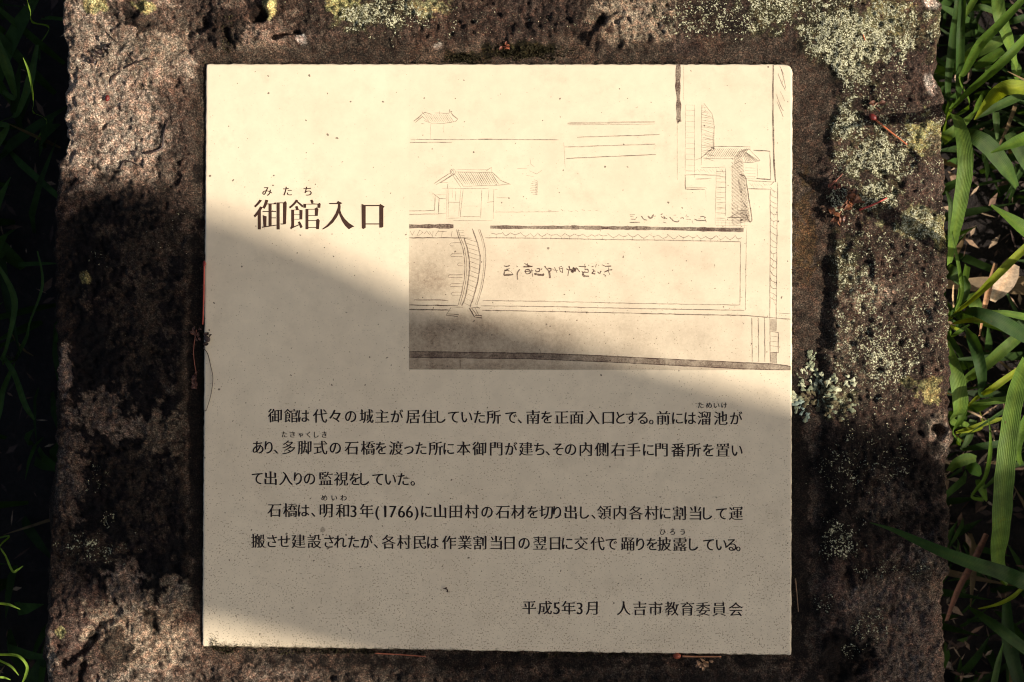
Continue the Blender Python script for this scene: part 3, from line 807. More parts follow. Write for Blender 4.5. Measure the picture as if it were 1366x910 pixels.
ink = MB(); _k = [0]
def stroke(pts, w=1.0, a=.6, curve=False, jit=.25, taper=True):
    if curve and len(pts) > 2: pts = catmull([tuple(p) for p in pts], 5)
    # resample
    q = [Vector(pts[0])]
    for p, p2 in zip(pts, pts[1:]):
        p = Vector(p); p2 = Vector(p2); m = max(1, int((p2 - p).length / 6))
        for k in range(1, m + 1): q.append(p.lerp(p2, k / m))
    vs_ = []; fs = []; cs = []
    z = .00005 + (_k[0] % 37) * 2e-6; _k[0] += 1
    for i, p in enumerate(q):
        t = q[min(i + 1, len(q) - 1)] - q[max(i - 1, 0)]
        t = t.normalized() if t.length > 1e-6 else Vector((1, 0))
        nrm = Vector((-t.y, t.x))
        ww = w * (1 + rng.uniform(-.25, .25)) * (.6 if taper and i in (0, len(q) - 1) else 1) / 2
        o = rng.uniform(-jit, jit) * min(1, w)
        vs_ += [P(*(p + nrm * (ww + o)), z), P(*(p - nrm * (ww - o)), z)]
        aa = min(1, a * rng.uniform(.8, 1.15)); cs += [(aa, 0, 0)] * 2
    for i in range(len(q) - 1): fs.append((2 * i, 2 * i + 1, 2 * i + 3, 2 * i + 2))
    ink.add(vs_, fs, cs)
def patch(pts, a):
    z = .00004; vs_ = [P(x, y, z) for x, y in pts]; ink.add(vs_, [tuple(range(len(pts)))], [(a, 0, 0)] * len(pts))
def dot(x, y, r, a=.9):
    r = r * .9
    z = .00013; ink.add([P(x + math.cos(t) * r * rng.uniform(.7, 1.2), y + math.sin(t) * r * rng.uniform(.7, 1.2), z) for t in [k * .785 for k in range(8)]], [tuple(range(8))], [(a, 0, 0)] * 8)
s = stroke
def flush(name):
    global ink
    if ink.v: ink.build(name, M_PRINT, plaque, False)["kind"] = "stuff"     # fine print, too small to pick apart
    ink = MB()
# small gatehouse, upper left
s([(552, 162), (563, 153)], 1.3, .7); s([(554, 163.5), (564, 155)], 1, .6); s([(564, 156), (570, 161), (575, 164)], .9, .5); s([(566, 161), (573, 164)], 1, .5)
s([(563, 152), (567, 150), (576, 152.4)], .9, .5); s([(580, 151), (599, 151)], .9, .5); s([(566, 153), (563, 149)], 1, .5); s([(586, 148), (586.5, 153)], 1, .5); s([(599, 151), (600, 146)], 1, .6)
s([(600, 148), (604, 154), (611, 159), (608, 162)], 1.2, .6); s([(575, 164.5), (590, 165), (600, 163.5), (608, 162)], .9, .45)
for i in range(13): s([(566 + i * 2.7, 152.5), (573 + i * 2.7, 163)], .8, .42)
s([(574.5, 165), (574.5, 186)], .8, .4); s([(592, 167), (592, 177)], .7, .3); s([(562, 165), (566, 165.5)], 1.2, .4)
s([(548, 186), (600, 186.2), (655, 186), (745, 186.6)], 1.1, .55); s([(638, 185.8), (657, 185.6)], 1.4, .6); s([(547, 190), (603, 190)], 1.1, .6)
flush("drawn_gatehouse")
# great gate
for r in (3.6, 1.7): s([(604 + r * math.cos(t * .7), 229.7 + r * 1.15 * math.sin(t * .7)) for t in range(10)], .8, .75)
s([(579, 245), (600, 231)], 1.0, .7); s([(582, 246.5), (606.5, 232)], 1.0, .7); s([(588, 244), (602, 235.5)], .9, .55); s([(587, 243.5), (598, 243.8)], .8, .5)
s([(608, 226.5), (652, 226.5)], .8, .3); s([(609, 229.5), (657, 230)], 1.0, .55); s([(649, 228), (655.5, 223.5), (656, 229.5)], 1.1, .6)
for i in range(18): s([(608.5 + 2.75 * i, 230), (618.5 + 2.75 * i, 247 - .15 * abs(9 - i))], .9, .62 if i % 3 else .45)
s([(619, 248.5), (640, 248), (663, 247.5), (680, 245.8)], .9, .5); s([(657, 230), (668, 241), (681, 246)], 1.0, .6)
s([(604, 234), (615, 250)], 1.0, .6); s([(607, 233), (618.5, 249)], 1.0, .6); s([(590, 251.3), (620, 251.5), (652, 251.5)], .8, .45); s([(597, 246), (597, 252)], 2.0, .55)
for a in ([(596.5, 252), (596, 290)], [(598.5, 252), (598, 290)], [(614.8, 252), (612, 288)], [(617.8, 252), (614, 290)], [(643, 253), (641, 291)], [(604, 253), (604, 264)], [(608, 255), (608, 268)], [(652, 254), (651, 268)], [(659, 252), (658, 292)]): s(a, .8, .42)
s([(599, 270), (613, 270)], 1.2, .5); s([(650, 270), (659, 269)], 1.1, .5); s([(597, 291.5), (613, 291)], .9, .45); s([(614, 289), (640, 289)], .8, .4); s([(605, 294.3), (657, 294.3)], .8, .4); s([(618, 275), (640, 275)], .7, .2)
s([(546, 281.6), (579.5, 281), (580.5, 260), (586.5, 265.2), (595, 265)], 1.0, .62); s([(546, 286.2), (585, 285.4), (585.5, 266)], 1.0, .62); s([(585, 285.4), (595, 284.5)], 1, .5); s([(577, 258), (581, 260.6)], 1.3, .6); s([(580, 260), (595, 260)], .7, .3)
s([(660, 253.2), (663.5, 253.2)], 1.1, .5); s([(662, 264), (679, 264)], .9, .4); s([(660, 283), (690, 283), (742, 282.5)], .9, .4); s([(684, 277.4), (686, 277.6)], 1.2, .6)
for i in range(12): x = 695 + i * 9; s([(x, 281 + rng.uniform(-2, 2)), (x + rng.uniform(2, 6), 283 + rng.uniform(-3, 1))], 1.0, .42)
flush("drawn_gate")
# a faint tree
for a in ([(707, 211), (708, 219), (713, 223)], [(690, 225), (703, 225)], [(706, 228), (716, 232), (723, 227)], [(702, 234), (713, 236)]): s(a, .9, .35)
for i in range(9): s([(709 + rng.uniform(-4, 4), 240 + i * 2.4), (717, 242 + i * 2.2), (714, 247 + i * 1.6)], .8, .36, True)
flush("drawn_tree")
# stacked lines, top middle
for a, w, al in (([(757, 164.8), (800, 164), (874, 162.5)], 2.4, .32), ([(757, 166.6), (874, 165.6)], .9, .4), ([(770, 183), (820, 181.8), (880, 179.6)], 1.3, .55), ([(753, 196.3), (874, 192.3)], 1.3, .5), ([(755, 211.6), (810, 209.2), (875, 206.2)], 1.3, .58), ([(752, 190), (754, 224)], .8, .25)): s(a, w, al)
flush("drawn_fence_lines")
# broad bars
s([(904.8, 86), (904.2, 115), (905.3, 140), (905.2, 158), (906.2, 163)], 6.0, .95, taper=False, jit=.1); s([(904, 160), (907, 159), (904.2, 165)], 2.5, .8)
s([(546, 302.2), (580, 301.8), (605, 302)], 5.3, 1.2, taper=False, jit=.1)
s([(654, 303), (700, 303.4), (762, 303.6)], 4.4, .8, taper=False, jit=.1); s([(762, 303.6), (850, 304.4), (920, 305.6)], 4.8, .92, taper=False, jit=.1); s([(920, 305.6), (992, 307)], 5.4, 1.2, taper=False, jit=.1)
flush("drawn_bars")
# stone facing below the bars
s([(546, 317.4), (600, 317.4), (629, 317.6)], 1.2, .85); s([(647, 317.3), (720, 318), (810, 319.6), (900, 320.8), (988, 322.6)], 1.2, .6)
zz = [(547, 307), (551, 314), (554, 308), (559, 316), (564, 308), (560, 306)]
s([(547, 308), (550, 314), (553, 308)], .9, .6); s([(556, 315), (560, 307), (564, 310), (558, 315)], .9, .6); s([(566, 312), (569, 308), (573, 313)], 1, .6); s([(573, 309), (577, 316), (578, 308)], 1, .6); s([(580, 315), (585, 307)], 1, .6); s([(584, 309), (596, 309)], 1, .5); s([(590, 309), (589, 316)], 1, .5); s([(603, 308), (602, 316)], 1, .5)
def pebbles(x0, x1, y0, y1, vertical=False, step=11):
    t = 0.0; Lh = (x1 - x0) if not vertical else (y1 - y0)
    while t < Lh - step * .7:
        k = rng.uniform(.7, 1.15) * step
        if not vertical:
            yy0 = y0 + (t / Lh) * 5; h = y1 - y0
            p = [(x0 + t, yy0 + h * rng.uniform(.2, .4)), (x0 + t + k * .5, yy0 + h * rng.uniform(.5, .75)), (x0 + t + k, yy0 + h * rng.uniform(.25, .5))]
            s(p, .9, rng.uniform(.4, .65), True); s([p[1], (p[1][0] + rng.uniform(-2, 2), yy0 + h)], .9, rng.uniform(.35, .6))
        else:
            w_ = x1 - x0
            p = [(x0, y0 + t), (x0 + w_ * rng.uniform(.3, .6), y0 + t + k * rng.uniform(.3, .6)), (x1, y0 + t + k * rng.uniform(.2, .9))]
            s(p, .9, rng.uniform(.4, .7), True)
            if rng.random() < .5: s([(x0 + w_ * .5, y0 + t + k * .4), (x0 + w_ * rng.uniform(.2, .9), y0 + t + k)], .9, .5)
        t += k
pebbles(655, 990, 306.5, 318, False, 13)
flush("drawn_stone_facing")
# bridge
def shift(c, d): return [(x + d, y) for x, y in c]
b1 = [(609, 306), (611.5, 316), (617, 330), (620, 350), (619.5, 370), (616, 390), (611, 407)]
b2 = [(619, 317), (624, 335), (626.5, 355), (624.5, 375), (621, 395), (616, 408)]
b3 = [(630, 305), (637, 325), (640.5, 345), (638, 372), (632, 395), (627, 410)]
b4 = [(640, 306), (646, 325), (648, 345), (645, 375), (640, 395), (636, 407)]
s(b1, 1.1, .75, True); s(shift(b1, 2.4), .9, .6, True); s(b2, 1.6, .75, True); s(b3, 1.5, .75, True); s(b4, 1.1, .6, True); s(shift(b4, -2.2), .8, .45, True)
for i in range(15): y = 318 + 6.1 * i; x = float(np.interp(y, [a[1] for a in b2], [a[0] for a in b2])); x2 = float(np.interp(y + 5, [a[1] for a in b3], [a[0] for a in b3])); s([(x, y), (x2, y + 5)], .8, .5)
for y, x0, h in ((324, 600, 4), (338.5, 601, 3.8), (351, 610, 3.4), (366.6, 597.5, 3.6), (378.5, 600, 3.8), (390, 602, 4)):
    s([(617, y), (x0 + 2, y), (x0, y + h * .5), (x0 + 1.4, y + h), (617 if y > 330 else 605, y + h)], .9, .55)
s([(546, 407), (570, 407.4), (611, 407.6)], 1.5, .95); s([(546, 413), (601, 413.8)], 1.5, .95); s([(552, 400.2), (580, 400.2), (598, 401)], 1.3, .75)
s([(644, 401), (720, 402), (800, 403.8), (860, 405), (987, 407)], 1.2, .5); s([(642, 408), (720, 409), (800, 410.6), (900, 412.6), (993, 414.2)], 1.2, .62); s([(643, 414), (700, 415), (800, 417), (889, 419), (996, 421), (1026, 423.6), (1055, 426)], 1.3, .7)
for a in ([(602, 410), (595, 420.5)], [(595, 420.5), (610.5, 422.4), (612, 419.8), (597, 419)], [(603, 409.4), (617, 409.6)], [(627, 411), (641, 410)], [(640, 412), (636, 409)]): s(a, 1.1, .7)
s([(626, 411), (633, 423)], 1.8, .9); s([(632, 423), (643, 424.4), (642.5, 421), (633.5, 420.8)], 1.5, .85); s([(629, 411), (637, 421)], 1, .6); s([(634, 411), (639, 421)], 1, .5)
s([(611, 310), (619, 310)], .9, .5); s([(611, 307.5), (619, 308)], .9, .5); s([(612, 313), (620, 315)], 1.0, .5)
flush("drawn_bridge")
# pond rim at the right, lower bar
s([(988, 323), (987.6, 360), (987, 407)], 1.1, .65); s([(996, 305), (995, 360), (994.5, 414)], .9, .5)
up = [(546, 469), (630, 470), (721, 471.4), (810, 475), (890, 479), (985, 483.5), (1037, 486), (1055, 489)]
lo = [(546, 476.8), (700, 478.6), (810, 483), (900, 487.6), (985, 492), (1038, 493.4), (1055, 493.6)]
s(up, 1.2, .95); s(lo, 1.2, .9)
for i in range(len(up) - 1):
    pa, pb = up[i], up[i + 1]
    l0 = float(np.interp(pa[0], [q[0] for q in lo], [q[1] for q in lo])); l1 = float(np.interp(pb[0], [q[0] for q in lo], [q[1] for q in lo]))
    patch([pa, pb, (pb[0], l1), (pa[0], l0)], .62)
for x, y in ((570, 473.5), (660, 474.5), (722, 475.5), (850, 481)): s([(x - 4, y), (x + 4, y + .3)], 5, .4)
s([(613.5, 480), (614, 492)], 1.4, .85); s([(720, 466), (722, 474)], 1.1, .7)
for x in (1003, 1011.6, 1020): s([(x, 424), (x + .6, 483)], 1.1, .72)
s([(1027.5, 252), (1027.6, 330), (1027, 420), (1027.6, 484)], 1.1, .66); s([(1037.6, 243), (1036.4, 330), (1035.6, 420), (1035.6, 442)], 1.1, .6); s([(1036, 470), (1036, 485)], 1.1, .6)
pebbles(1027.6, 1036.6, 250, 412, True, 9.5)
patch([(1028, 425), (1035.5, 426), (1035.5, 442), (1028, 441)], .42); patch([(1028, 470), (1036, 470), (1036, 485), (1028, 484)], .42)
s([(1028, 442), (1038.4, 443.5), (1038.4, 471), (1028, 469.5)], 1.2, .8)
for y in (448.5, 455, 461.5): s([(1028, y), (1038, y + 1)], 1.0, .7)
s([(1036, 417.6), (1055, 419)], .9, .45)
s([(1031.6, 87), (1031, 130), (1031.4, 165), (1032, 200), (1033, 222), (1034.6, 243)], 2.0, .85)
s([(911.5, 87), (912, 133)], .8, .3); s([(903.5, 166), (903.5, 240)], .8, .35)
flush("drawn_moat_walls")
# ladders of stones
s([(914.5, 140), (914, 232)], .9, .38); s([(926.6, 140), (926.4, 232)], .9, .38)
for i in range(13): s([(915, 140 + 7.3 * i), (926.5, 140.4 + 7.3 * i)], 1.0, .33)
s([(955.5, 226), (954, 300)], .8, .4); s([(968, 225), (968, 288)], 1.0, .5)
for i in range(10): y = 229 + 6.9 * i; s([(955.5, y), (968, y + .4)], 1.1, .55); s([(956, y + 2.4), (962, y + 2.6)], .9, .35)
flush("drawn_stone_steps")
# roofs and towers
for i in range(22): y = 140 + i * 3.3; x2 = 938 + min(15, (y - 138) * .75); s([(936, y + rng.uniform(-1, 1)), (x2, y + rng.uniform(0, 6))], .9, rng.uniform(.25, .45)); s([(936 + rng.uniform(0, 6), y + 5), (x2 - 2, y)], .8, .25)
s([(953, 168), (951.5, 185), (952.6, 200)], 2.2, .45); s([(936, 140), (935.6, 220)], .9, .4); s([(939, 138), (950, 152), (953, 170)], 1, .4)
s([(951, 195.3), (975, 195.6), (1001, 196)], 1.1, .6); s([(949, 196), (953, 199)], 4, .75); s([(935, 211), (950, 198)], 1.6, .7)
for i in range(19): x = 950 + i * 2.7; s([(x, 198), (x - 8, 210)], .95, .6)
s([(938, 211.5), (960, 212), (981, 212)], .9, .5); s([(927, 213.6), (936, 210.6)], 1, .5)
for i in range(9): x = 993 + i * .9; s([(x - 4, 199 + i * .6), (x + 2 + i * 1.3, 216 - i * .1)], .95, .6)
s([(992, 200), (1001, 199)], 2.4, .65); s([(985, 216), (1003, 217), (1014, 214)], 1.2, .55); s([(1000, 200), (1014, 214)], 1, .6); s([(985, 203), (998, 200)], 1.6, .7)
for i in range(50):
    y = 205 + i * 1.85; x1_ = 976 + (0 if y > 215 else 3); x2_ = 990 + (y - 205) * .11
    s([(x1_, y + 5), (x2_, y - 2)], .9, .58)
    if i % 3 == 0: s([(976, y), (978, y + 3)], 1.3, .6)
    if 230 < y < 292: s([(988, y), (993 + (y - 230) * .14, y + 5)], .9, .6)
s([(986, 233), (994, 236), (997, 252), (1000, 272), (1003, 293), (999.5, 295), (996, 286)], 1.4, .75, True); s([(985, 240), (989, 258)], 3.0, .5); s([(985, 270), (990, 268), (997, 278)], 1.2, .6); s([(984, 274), (984, 281), (997, 281)], 1.0, .55)
s([(972, 291), (984, 284), (999, 288)], 1.2, .45); s([(970, 290), (997, 290)], 1.1, .6)
for y in (294, 297.5, 301, 304): s([(955, y), (997.5, y)], .7, .3)
for i in range(8): x = 958 + i * 5; s([(x, 292 + (i % 2) * 3), (x, 304)], .7, .28)
for a, w, al in (([(913, 233.4), (928, 233), (961, 234)], 1.2, .6), ([(914, 233.4), (914.4, 252.4), (940, 252.6)], 1.3, .7), ([(926, 233), (927, 237)], 1.1, .5), ([(928, 239), (949, 238)], 1.4, .42), ([(914.4, 250), (942, 250.3)], .9, .4), ([(941, 253), (942, 268)], .8, .2), ([(1005, 200.5), (1027, 201.8)], 1.5, .85), ([(1027, 201.8), (1028, 239.6)], 1.2, .7), ([(1009, 238.2), (1028, 239.8)], 1.5, .85), ([(998, 241), (1033, 243.2)], 1, .55), ([(998, 252), (1027.4, 252.6)], 1.1, .7), ([(1028, 247), (1033, 242)], 1.4, .7), ([(1010, 218), (1010.5, 238)], .8, .4), ([(935, 224), (968, 223)], .9, .4)): s(a, w, al)
for i in range(5): s([(994, 224 + i * 3.6), (1008, 224.6 + i * 3.6)], .8, .32)
for i in range(9): s([(1000 + 3 * i, 244 + rng.uniform(0, 3)), (1003 + 3 * i, 248 + rng.uniform(-2, 3))], .8, .42)
for i in range(12): s([(918 + i * 4, 226 + rng.uniform(-4, 4)), (922 + i * 4, 229 + rng.uniform(-3, 3))], .8, .25)
for a in ([(1038, 98), (1042, 109), (1048, 121)], [(1042, 92), (1046, 106), (1048, 118)], [(1046, 104), (1043, 112)], [(1036, 126), (1040, 139), (1045, 148)], [(1036.5, 135), (1043, 152), (1045, 156)], [(1041, 122), (1047, 135)], [(1040, 88), (1046, 100)]): s(a, 1.0, .6, True)
flush("drawn_tower")
# the two rows of brush writing, lying on their side as on the old map
def brush(lst, x0, y0, sc_, a, w):
    for q in lst:
        ww = w
        if q[0] == 'T': ww = w * 1.7; q = q[1:]
        s([(x0 + x / sc_, y0 + y / sc_) for x, y in q], ww, a, len(q) > 2, .1)
brush([[(91, 148), (120, 156), (155, 145)], [(95, 195), (125, 192), (150, 205)], [(150, 175), (110, 200), (130, 180)], ['T', (100, 205), (92, 245)], ['T', (92, 245), (187, 238)], [(187, 238), (160, 205)],
       [(218, 150), (235, 162)], [(255, 185), (228, 225), (232, 290)], ['T', (285, 160), (385, 155)], [(330, 120), (345, 165)], [(300, 125), (350, 150), (380, 160)], [(310, 190), (320, 230), (360, 220), (350, 190), (310, 190)], [(318, 208), (355, 204)], [(370, 180), (385, 260)], [(300, 208), (390, 200)],
       [(415, 190), (420, 210), (450, 205), (455, 180), (425, 178)], [(480, 175), (470, 190)], ['T', (400, 230), (450, 240), (500, 242)], [(500, 242), (495, 225)], [(505, 150), (530, 185), (560, 205), (570, 180), (535, 175)], ['T', (548, 200), (556, 240), (560, 275)],
       [(585, 190), (640, 196)], [(605, 165), (630, 218)], [(650, 165), (680, 155)], [(655, 182), (682, 176)], [(660, 202), (690, 222)], [(650, 165), (665, 205)], [(690, 165), (685, 215)], [(722, 180), (760, 190), (750, 150)], [(750, 195), (740, 250)], ['T', (770, 180), (790, 215), (800, 170), (815, 210)], [(815, 210), (825, 170), (860, 212)], [(775, 200), (830, 190)],
       ['T', (850, 155), (925, 160)], [(912, 130), (915, 190)], ['T', (895, 210), (900, 250), (955, 255)], [(900, 212), (945, 215), (940, 185), (910, 190)], [(950, 140), (953, 150)], [(980, 160), (1000, 155)], [(990, 185), (1005, 200), (985, 225), (1020, 232)], [(1010, 200), (1020, 215)],
       [(1030, 130), (1020, 165)], [(1050, 140), (1055, 150)], [(1040, 210), (1065, 225), (1075, 200)], [(1090, 140), (1120, 155)], ['T', (1120, 155), (1180, 152)], [(1140, 128), (1160, 130)], [(1150, 165), (1155, 195)], [(1110, 215), (1150, 195), (1190, 190)], [(1150, 200), (1165, 240)], [(1100, 232), (1125, 250)]], 660, 335, 7.589, 1.1, 1.55)
brush([[(105, 70), (180, 68)], [(115, 95), (165, 100)], ['T', (120, 130), (185, 135)], [(185, 135), (205, 100)], [(105, 180), (250, 172)], [(270, 85), (300, 130), (350, 145)], ['T', (360, 85), (400, 120), (440, 65)], [(370, 110), (430, 110)], [(450, 90), (475, 85)], ['T', (540, 70), (565, 55)], [(545, 95), (600, 125), (580, 85)], [(570, 170), (620, 185)], [(600, 110), (630, 130)],
       [(665, 100), (690, 130), (710, 130)], [(720, 75), (755, 75)], [(765, 110), (772, 105)], [(700, 150), (770, 170), (800, 150)], [(815, 120), (850, 110), (860, 130)], [(890, 95), (905, 65)], [(900, 100), (930, 95)], [(890, 130), (960, 135)], [(1010, 130), (1060, 150), (1120, 150), (1170, 150)], [(1090, 100), (1130, 92), (1170, 110)], [(1060, 130), (1100, 125)], [(1150, 110), (1180, 175)], [(980, 150), (982, 185)]], 830, 280, 10.5, .85, 1.25)
flush("brush_writing")
for x, y, r, a in ((731.6, 331, 1.9, .6), (729, 433, 1.6, .5), (853, 330, .7, .9), (844, 577, 1.0, 1), (993.6, 247, 1.2, 1), (430, 707, 4.2, .38), (656, 447, 1, .9), (806, 444, .9, .9), (992, 432, .8, .9), (1023, 469.6, 1, .9), (443, 312.5, 1.3, .6),
                  (746, 257, .9, .9), (936, 336, 1.0, .5), (487, 239.6, .8, .8), (655, 131.6, .7, .6), (703, 123.5, .6, .6), (924, 257, .7, .6), (821, 611, .9, .9), (956, 664, 1.2, .6), (970, 854, .9, .9), (560, 748, 1.2, .5), (505, 640, 1.1, .5), (955, 663, 1.6, .4), (306, 747, 1.3, .8), (300, 684, 1.2, .6)):
    dot(x, y, r, a)
tag_spots = ink.build('stain_spots', M_PRINT, plaque, False); tag_spots['kind'] = 'stuff'

# ------------------------------------------------------------------ the shade tree, standing to the right of the slab
tree = empty("shade_tree", (0, 0, GZ), "tall broadleaf tree standing off to the right whose trunk shades the stone", "tree")
co, si = math.cos(R(SUN_DN)), math.sin(R(SUN_DN))
UP = [(-400, 214), (138, 210), (335, 193), (411, 194), (494, 202), (560, 214), (633, 228), (792, 222), (970, 226), (1163, 222), (2000, 220)]
LOW = [(-400, 762), (138, 758), (293, 752), (411, 732), (495, 724), (622, 718), (821, 706), (1163, 730), (2000, 730)]
D0 = 683 + 2.6 / PX
tx = lambda t, v: ((t * co - v * si - 683) * PX, (455 - (t * si + v * co)) * PX)
T = tx(D0, 462)
def trunk_ring(h, nseg=28):
    t = D0 - h / math.tan(R(SUN_EL)) / PX
    u_ = float(np.interp(t, [a for a, b in UP], [b for a, b in UP])); l_ = float(np.interp(t, [a for a, b in LOW], [b for a, b in LOW]))
    c_ = (u_ + l_) / 2; r = (l_ - u_) / 2 * PX
    if h < .6: r *= 1 + .5 * ((.6 - h) / .8) ** 2
    if h > 2.6: r *= max(.45, 1 - (h - 2.6) * .16)
    cx, cy = tx(D0, c_)
    return [(cx + math.cos(a) * r * (1 + .02 * math.sin(a * 7 + h * 5)), cy + math.sin(a) * r * (1 + .02 * math.sin(a * 7 + h * 5)), h) for a in [2 * math.pi * k / nseg for k in range(nseg)]]
hs = [GZ - .03] + list(np.linspace(-.15, 3.2, 68)) + [3.6, 4.1, 4.7, 5.4]
tm = MB(); rv = []; rf = []
for h in hs: rv += trunk_ring(float(h))
for i in range(len(hs) - 1):
    for k in range(28): rf.append((i * 28 + k, i * 28 + (k + 1) % 28, (i + 1) * 28 + (k + 1) % 28, (i + 1) * 28 + k))
rf.append(tuple(range((len(hs) - 1) * 28, len(hs) * 28)))
tm.add(rv, rf, (.13, .095, .07)); tm.build("trunk", M_BARK, tree)
r2 = random.Random(5); crown_pts = []
for k in range(11):
    a = k * 2.4; h = 3.7 + k * .16; L_ = 1.5 - .04 * k
    p0 = Vector((T[0], T[1], h)); d = Vector((math.cos(a), math.sin(a), .75)).normalized()
    pts = [p0 + d * (L_ * t) + Vector((r2.uniform(-.07, .07), r2.uniform(-.07, .07), .25 * t * t)) * (t > 0) for t in (0, .25, .5, .75, 1)]
    b = MB(); b.tube(pts, [.06, .05, .038, .026, .012], (.13, .095, .07), 8); b.build("limb", M_BARK, tree); crown_pts += pts[2:]
lf = MB()
for k in range(9000):
    c = crown_pts[r2.randrange(len(crown_pts))]
    p = Vector((r2.gauss(0, .42), r2.gauss(0, .42), abs(r2.gauss(0, .4)))) + c
    if p.z < 3.9 + .15 * max(0, (p - Vector((T[0], T[1], 0))).xy.length - 1): continue
    d = Vector((r2.uniform(-1, 1), r2.uniform(-1, 1), r2.uniform(-.6, .3))).normalized(); w = d.cross(Vector((0, 0, 1))).normalized()
    L_ = r2.uniform(.07, .12); g = r2.uniform(.7, 1.3)
    lf.add([p, p + d * L_ * .5 + w * L_ * .25, p + d * L_, p + d * L_ * .5 - w * L_ * .25], [(0, 1, 2, 3)], (.05 * g, .10 * g, .025 * g))
lf.build("crown", M_LEAF, tree, False)

# ------------------------------------------------------------------ grass
def blade(mb, pts, widths, col, fold=.35, twist=0.0, n=6):
    """a folded ribbon through 3-D points; widths in metres"""
    q = catmull([tuple(p) + (w,) for p, w in zip(pts, widths)], n)
    vs_ = []; fs = []; uv = []; cs = []
    L = 0; m = len(q)
    for i, a in enumerate(q):
        p = Vector(a[:3]); w = max(a[3], .0003)
        d = (Vector(q[min(i + 1, m - 1)][:3]) - Vector(q[max(i - 1, 0)][:3]))
        d = d.normalized() if d.length > 1e-7 else Vector((0, 1, 0))
        sidev = d.cross(Vector((0, 0, 1)))
        if sidev.length < .2: sidev = d.cross(Vector((.5, 1, 0)))
        sidev.normalize(); upv = sidev.cross(d).normalized()
        if upv.z < 0: upv = -upv
        th = twist * (i / (m - 1) - .5) * 2 if not isinstance(twist, tuple) else twist[0] + (twist[1] - twist[0]) * i / (m - 1)
        c_, s__ = math.cos(th), math.sin(th)
        sv = sidev * c_ + upv * s__; uv_ = upv * c_ - sidev * s__
        rip = math.sin(i * 1.3) * .04 * w
        for k, t in enumerate((-1, -.5, 0, .5, 1)):
            vs_.append(p + sv * (t * w / 2) + uv_ * (abs(t) * w * .5 * fold + rip * t)); uv.append((t, i / m))
            f = .75 if t == 0 else 1.0
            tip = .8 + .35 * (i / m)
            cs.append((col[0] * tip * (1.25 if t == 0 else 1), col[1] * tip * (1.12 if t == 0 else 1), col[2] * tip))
    for i in range(m - 1):
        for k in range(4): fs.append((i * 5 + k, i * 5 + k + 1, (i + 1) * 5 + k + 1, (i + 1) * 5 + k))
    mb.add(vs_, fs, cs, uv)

def plant(label, root, blades, group=None, cat="grass plant", name="grass_plant"):
    """root = (px, py) of the foot on the ground; blades = (list of (px, py, z), list of widths in px, colour, fold, twist, rooted)"""
    rp = P(root[0], root[1], GZ + .0)
    o = empty(name, rp, label, cat, group)
    for b in blades:
        pts, ws, col, fold, tw, rooted = b
        pp = [P(x, y, z) for x, y, z in pts]; w = [q * PX * (CAM_H - p[2]) / CAM_H for q, p in zip(ws, pts)]
        if rooted:
            f = pp[0]; mid = (rp + f) / 2 + Vector((rng.uniform(-.01, .01), rng.uniform(-.01, .01), .01))
            pp = [rp - Vector((0, 0, .01)) , mid] + pp; w = [.003, .0035] + w
        mb = MB(); blade(mb, pp, w, col, fold, tw); mb.build("blade", M_LEAF, o)
    return o
G1 = (.050, .095, .020); G2 = (.080, .150, .018); G3 = (.19, .24, .018); G4 = (.034, .072, .014); G5 = (.105, .180, .030); GD = (.026, .058, .012)
GRP = "broad-leaved grass plants beside the stone"
plant("tall grass with two long bright stems slanting to the top right corner of the photo", (1262, 160), [
    ([(1280, 108, -.055), (1287, 95, -.045), (1305, 62, -.03), (1330, 36, -.02), (1362, 2, -.01), (1385, -25, -.01)], [3, 9, 13, 12, 9, 5], G2, .3, .2, True),
    ([(1266, 148, -.09), (1290, 124, -.07), (1318, 100, -.055), (1345, 75, -.045), (1372, 46, -.05)], [4, 8, 11, 12, 10], G2, .3, .1, True),
    ([(1276, 134, -.10), (1279, 95, -.07), (1281, 50, -.05), (1284, 0, -.05), (1286, -40, -.06)], [8, 12, 11, 9, 6], G4, .5, .5, True),
    ([(1283, 30, -.09), (1292, 12, -.07), (1303, -6, -.06)], [4, 9, 9], G5, .3, 0, False),
    ([(1264, 125, -.13), (1270, 60, -.11), (1278, 5, -.09), (1280, -30, -.09)], [8, 12, 10, 8], G4, .4, .3, True),
], GRP)
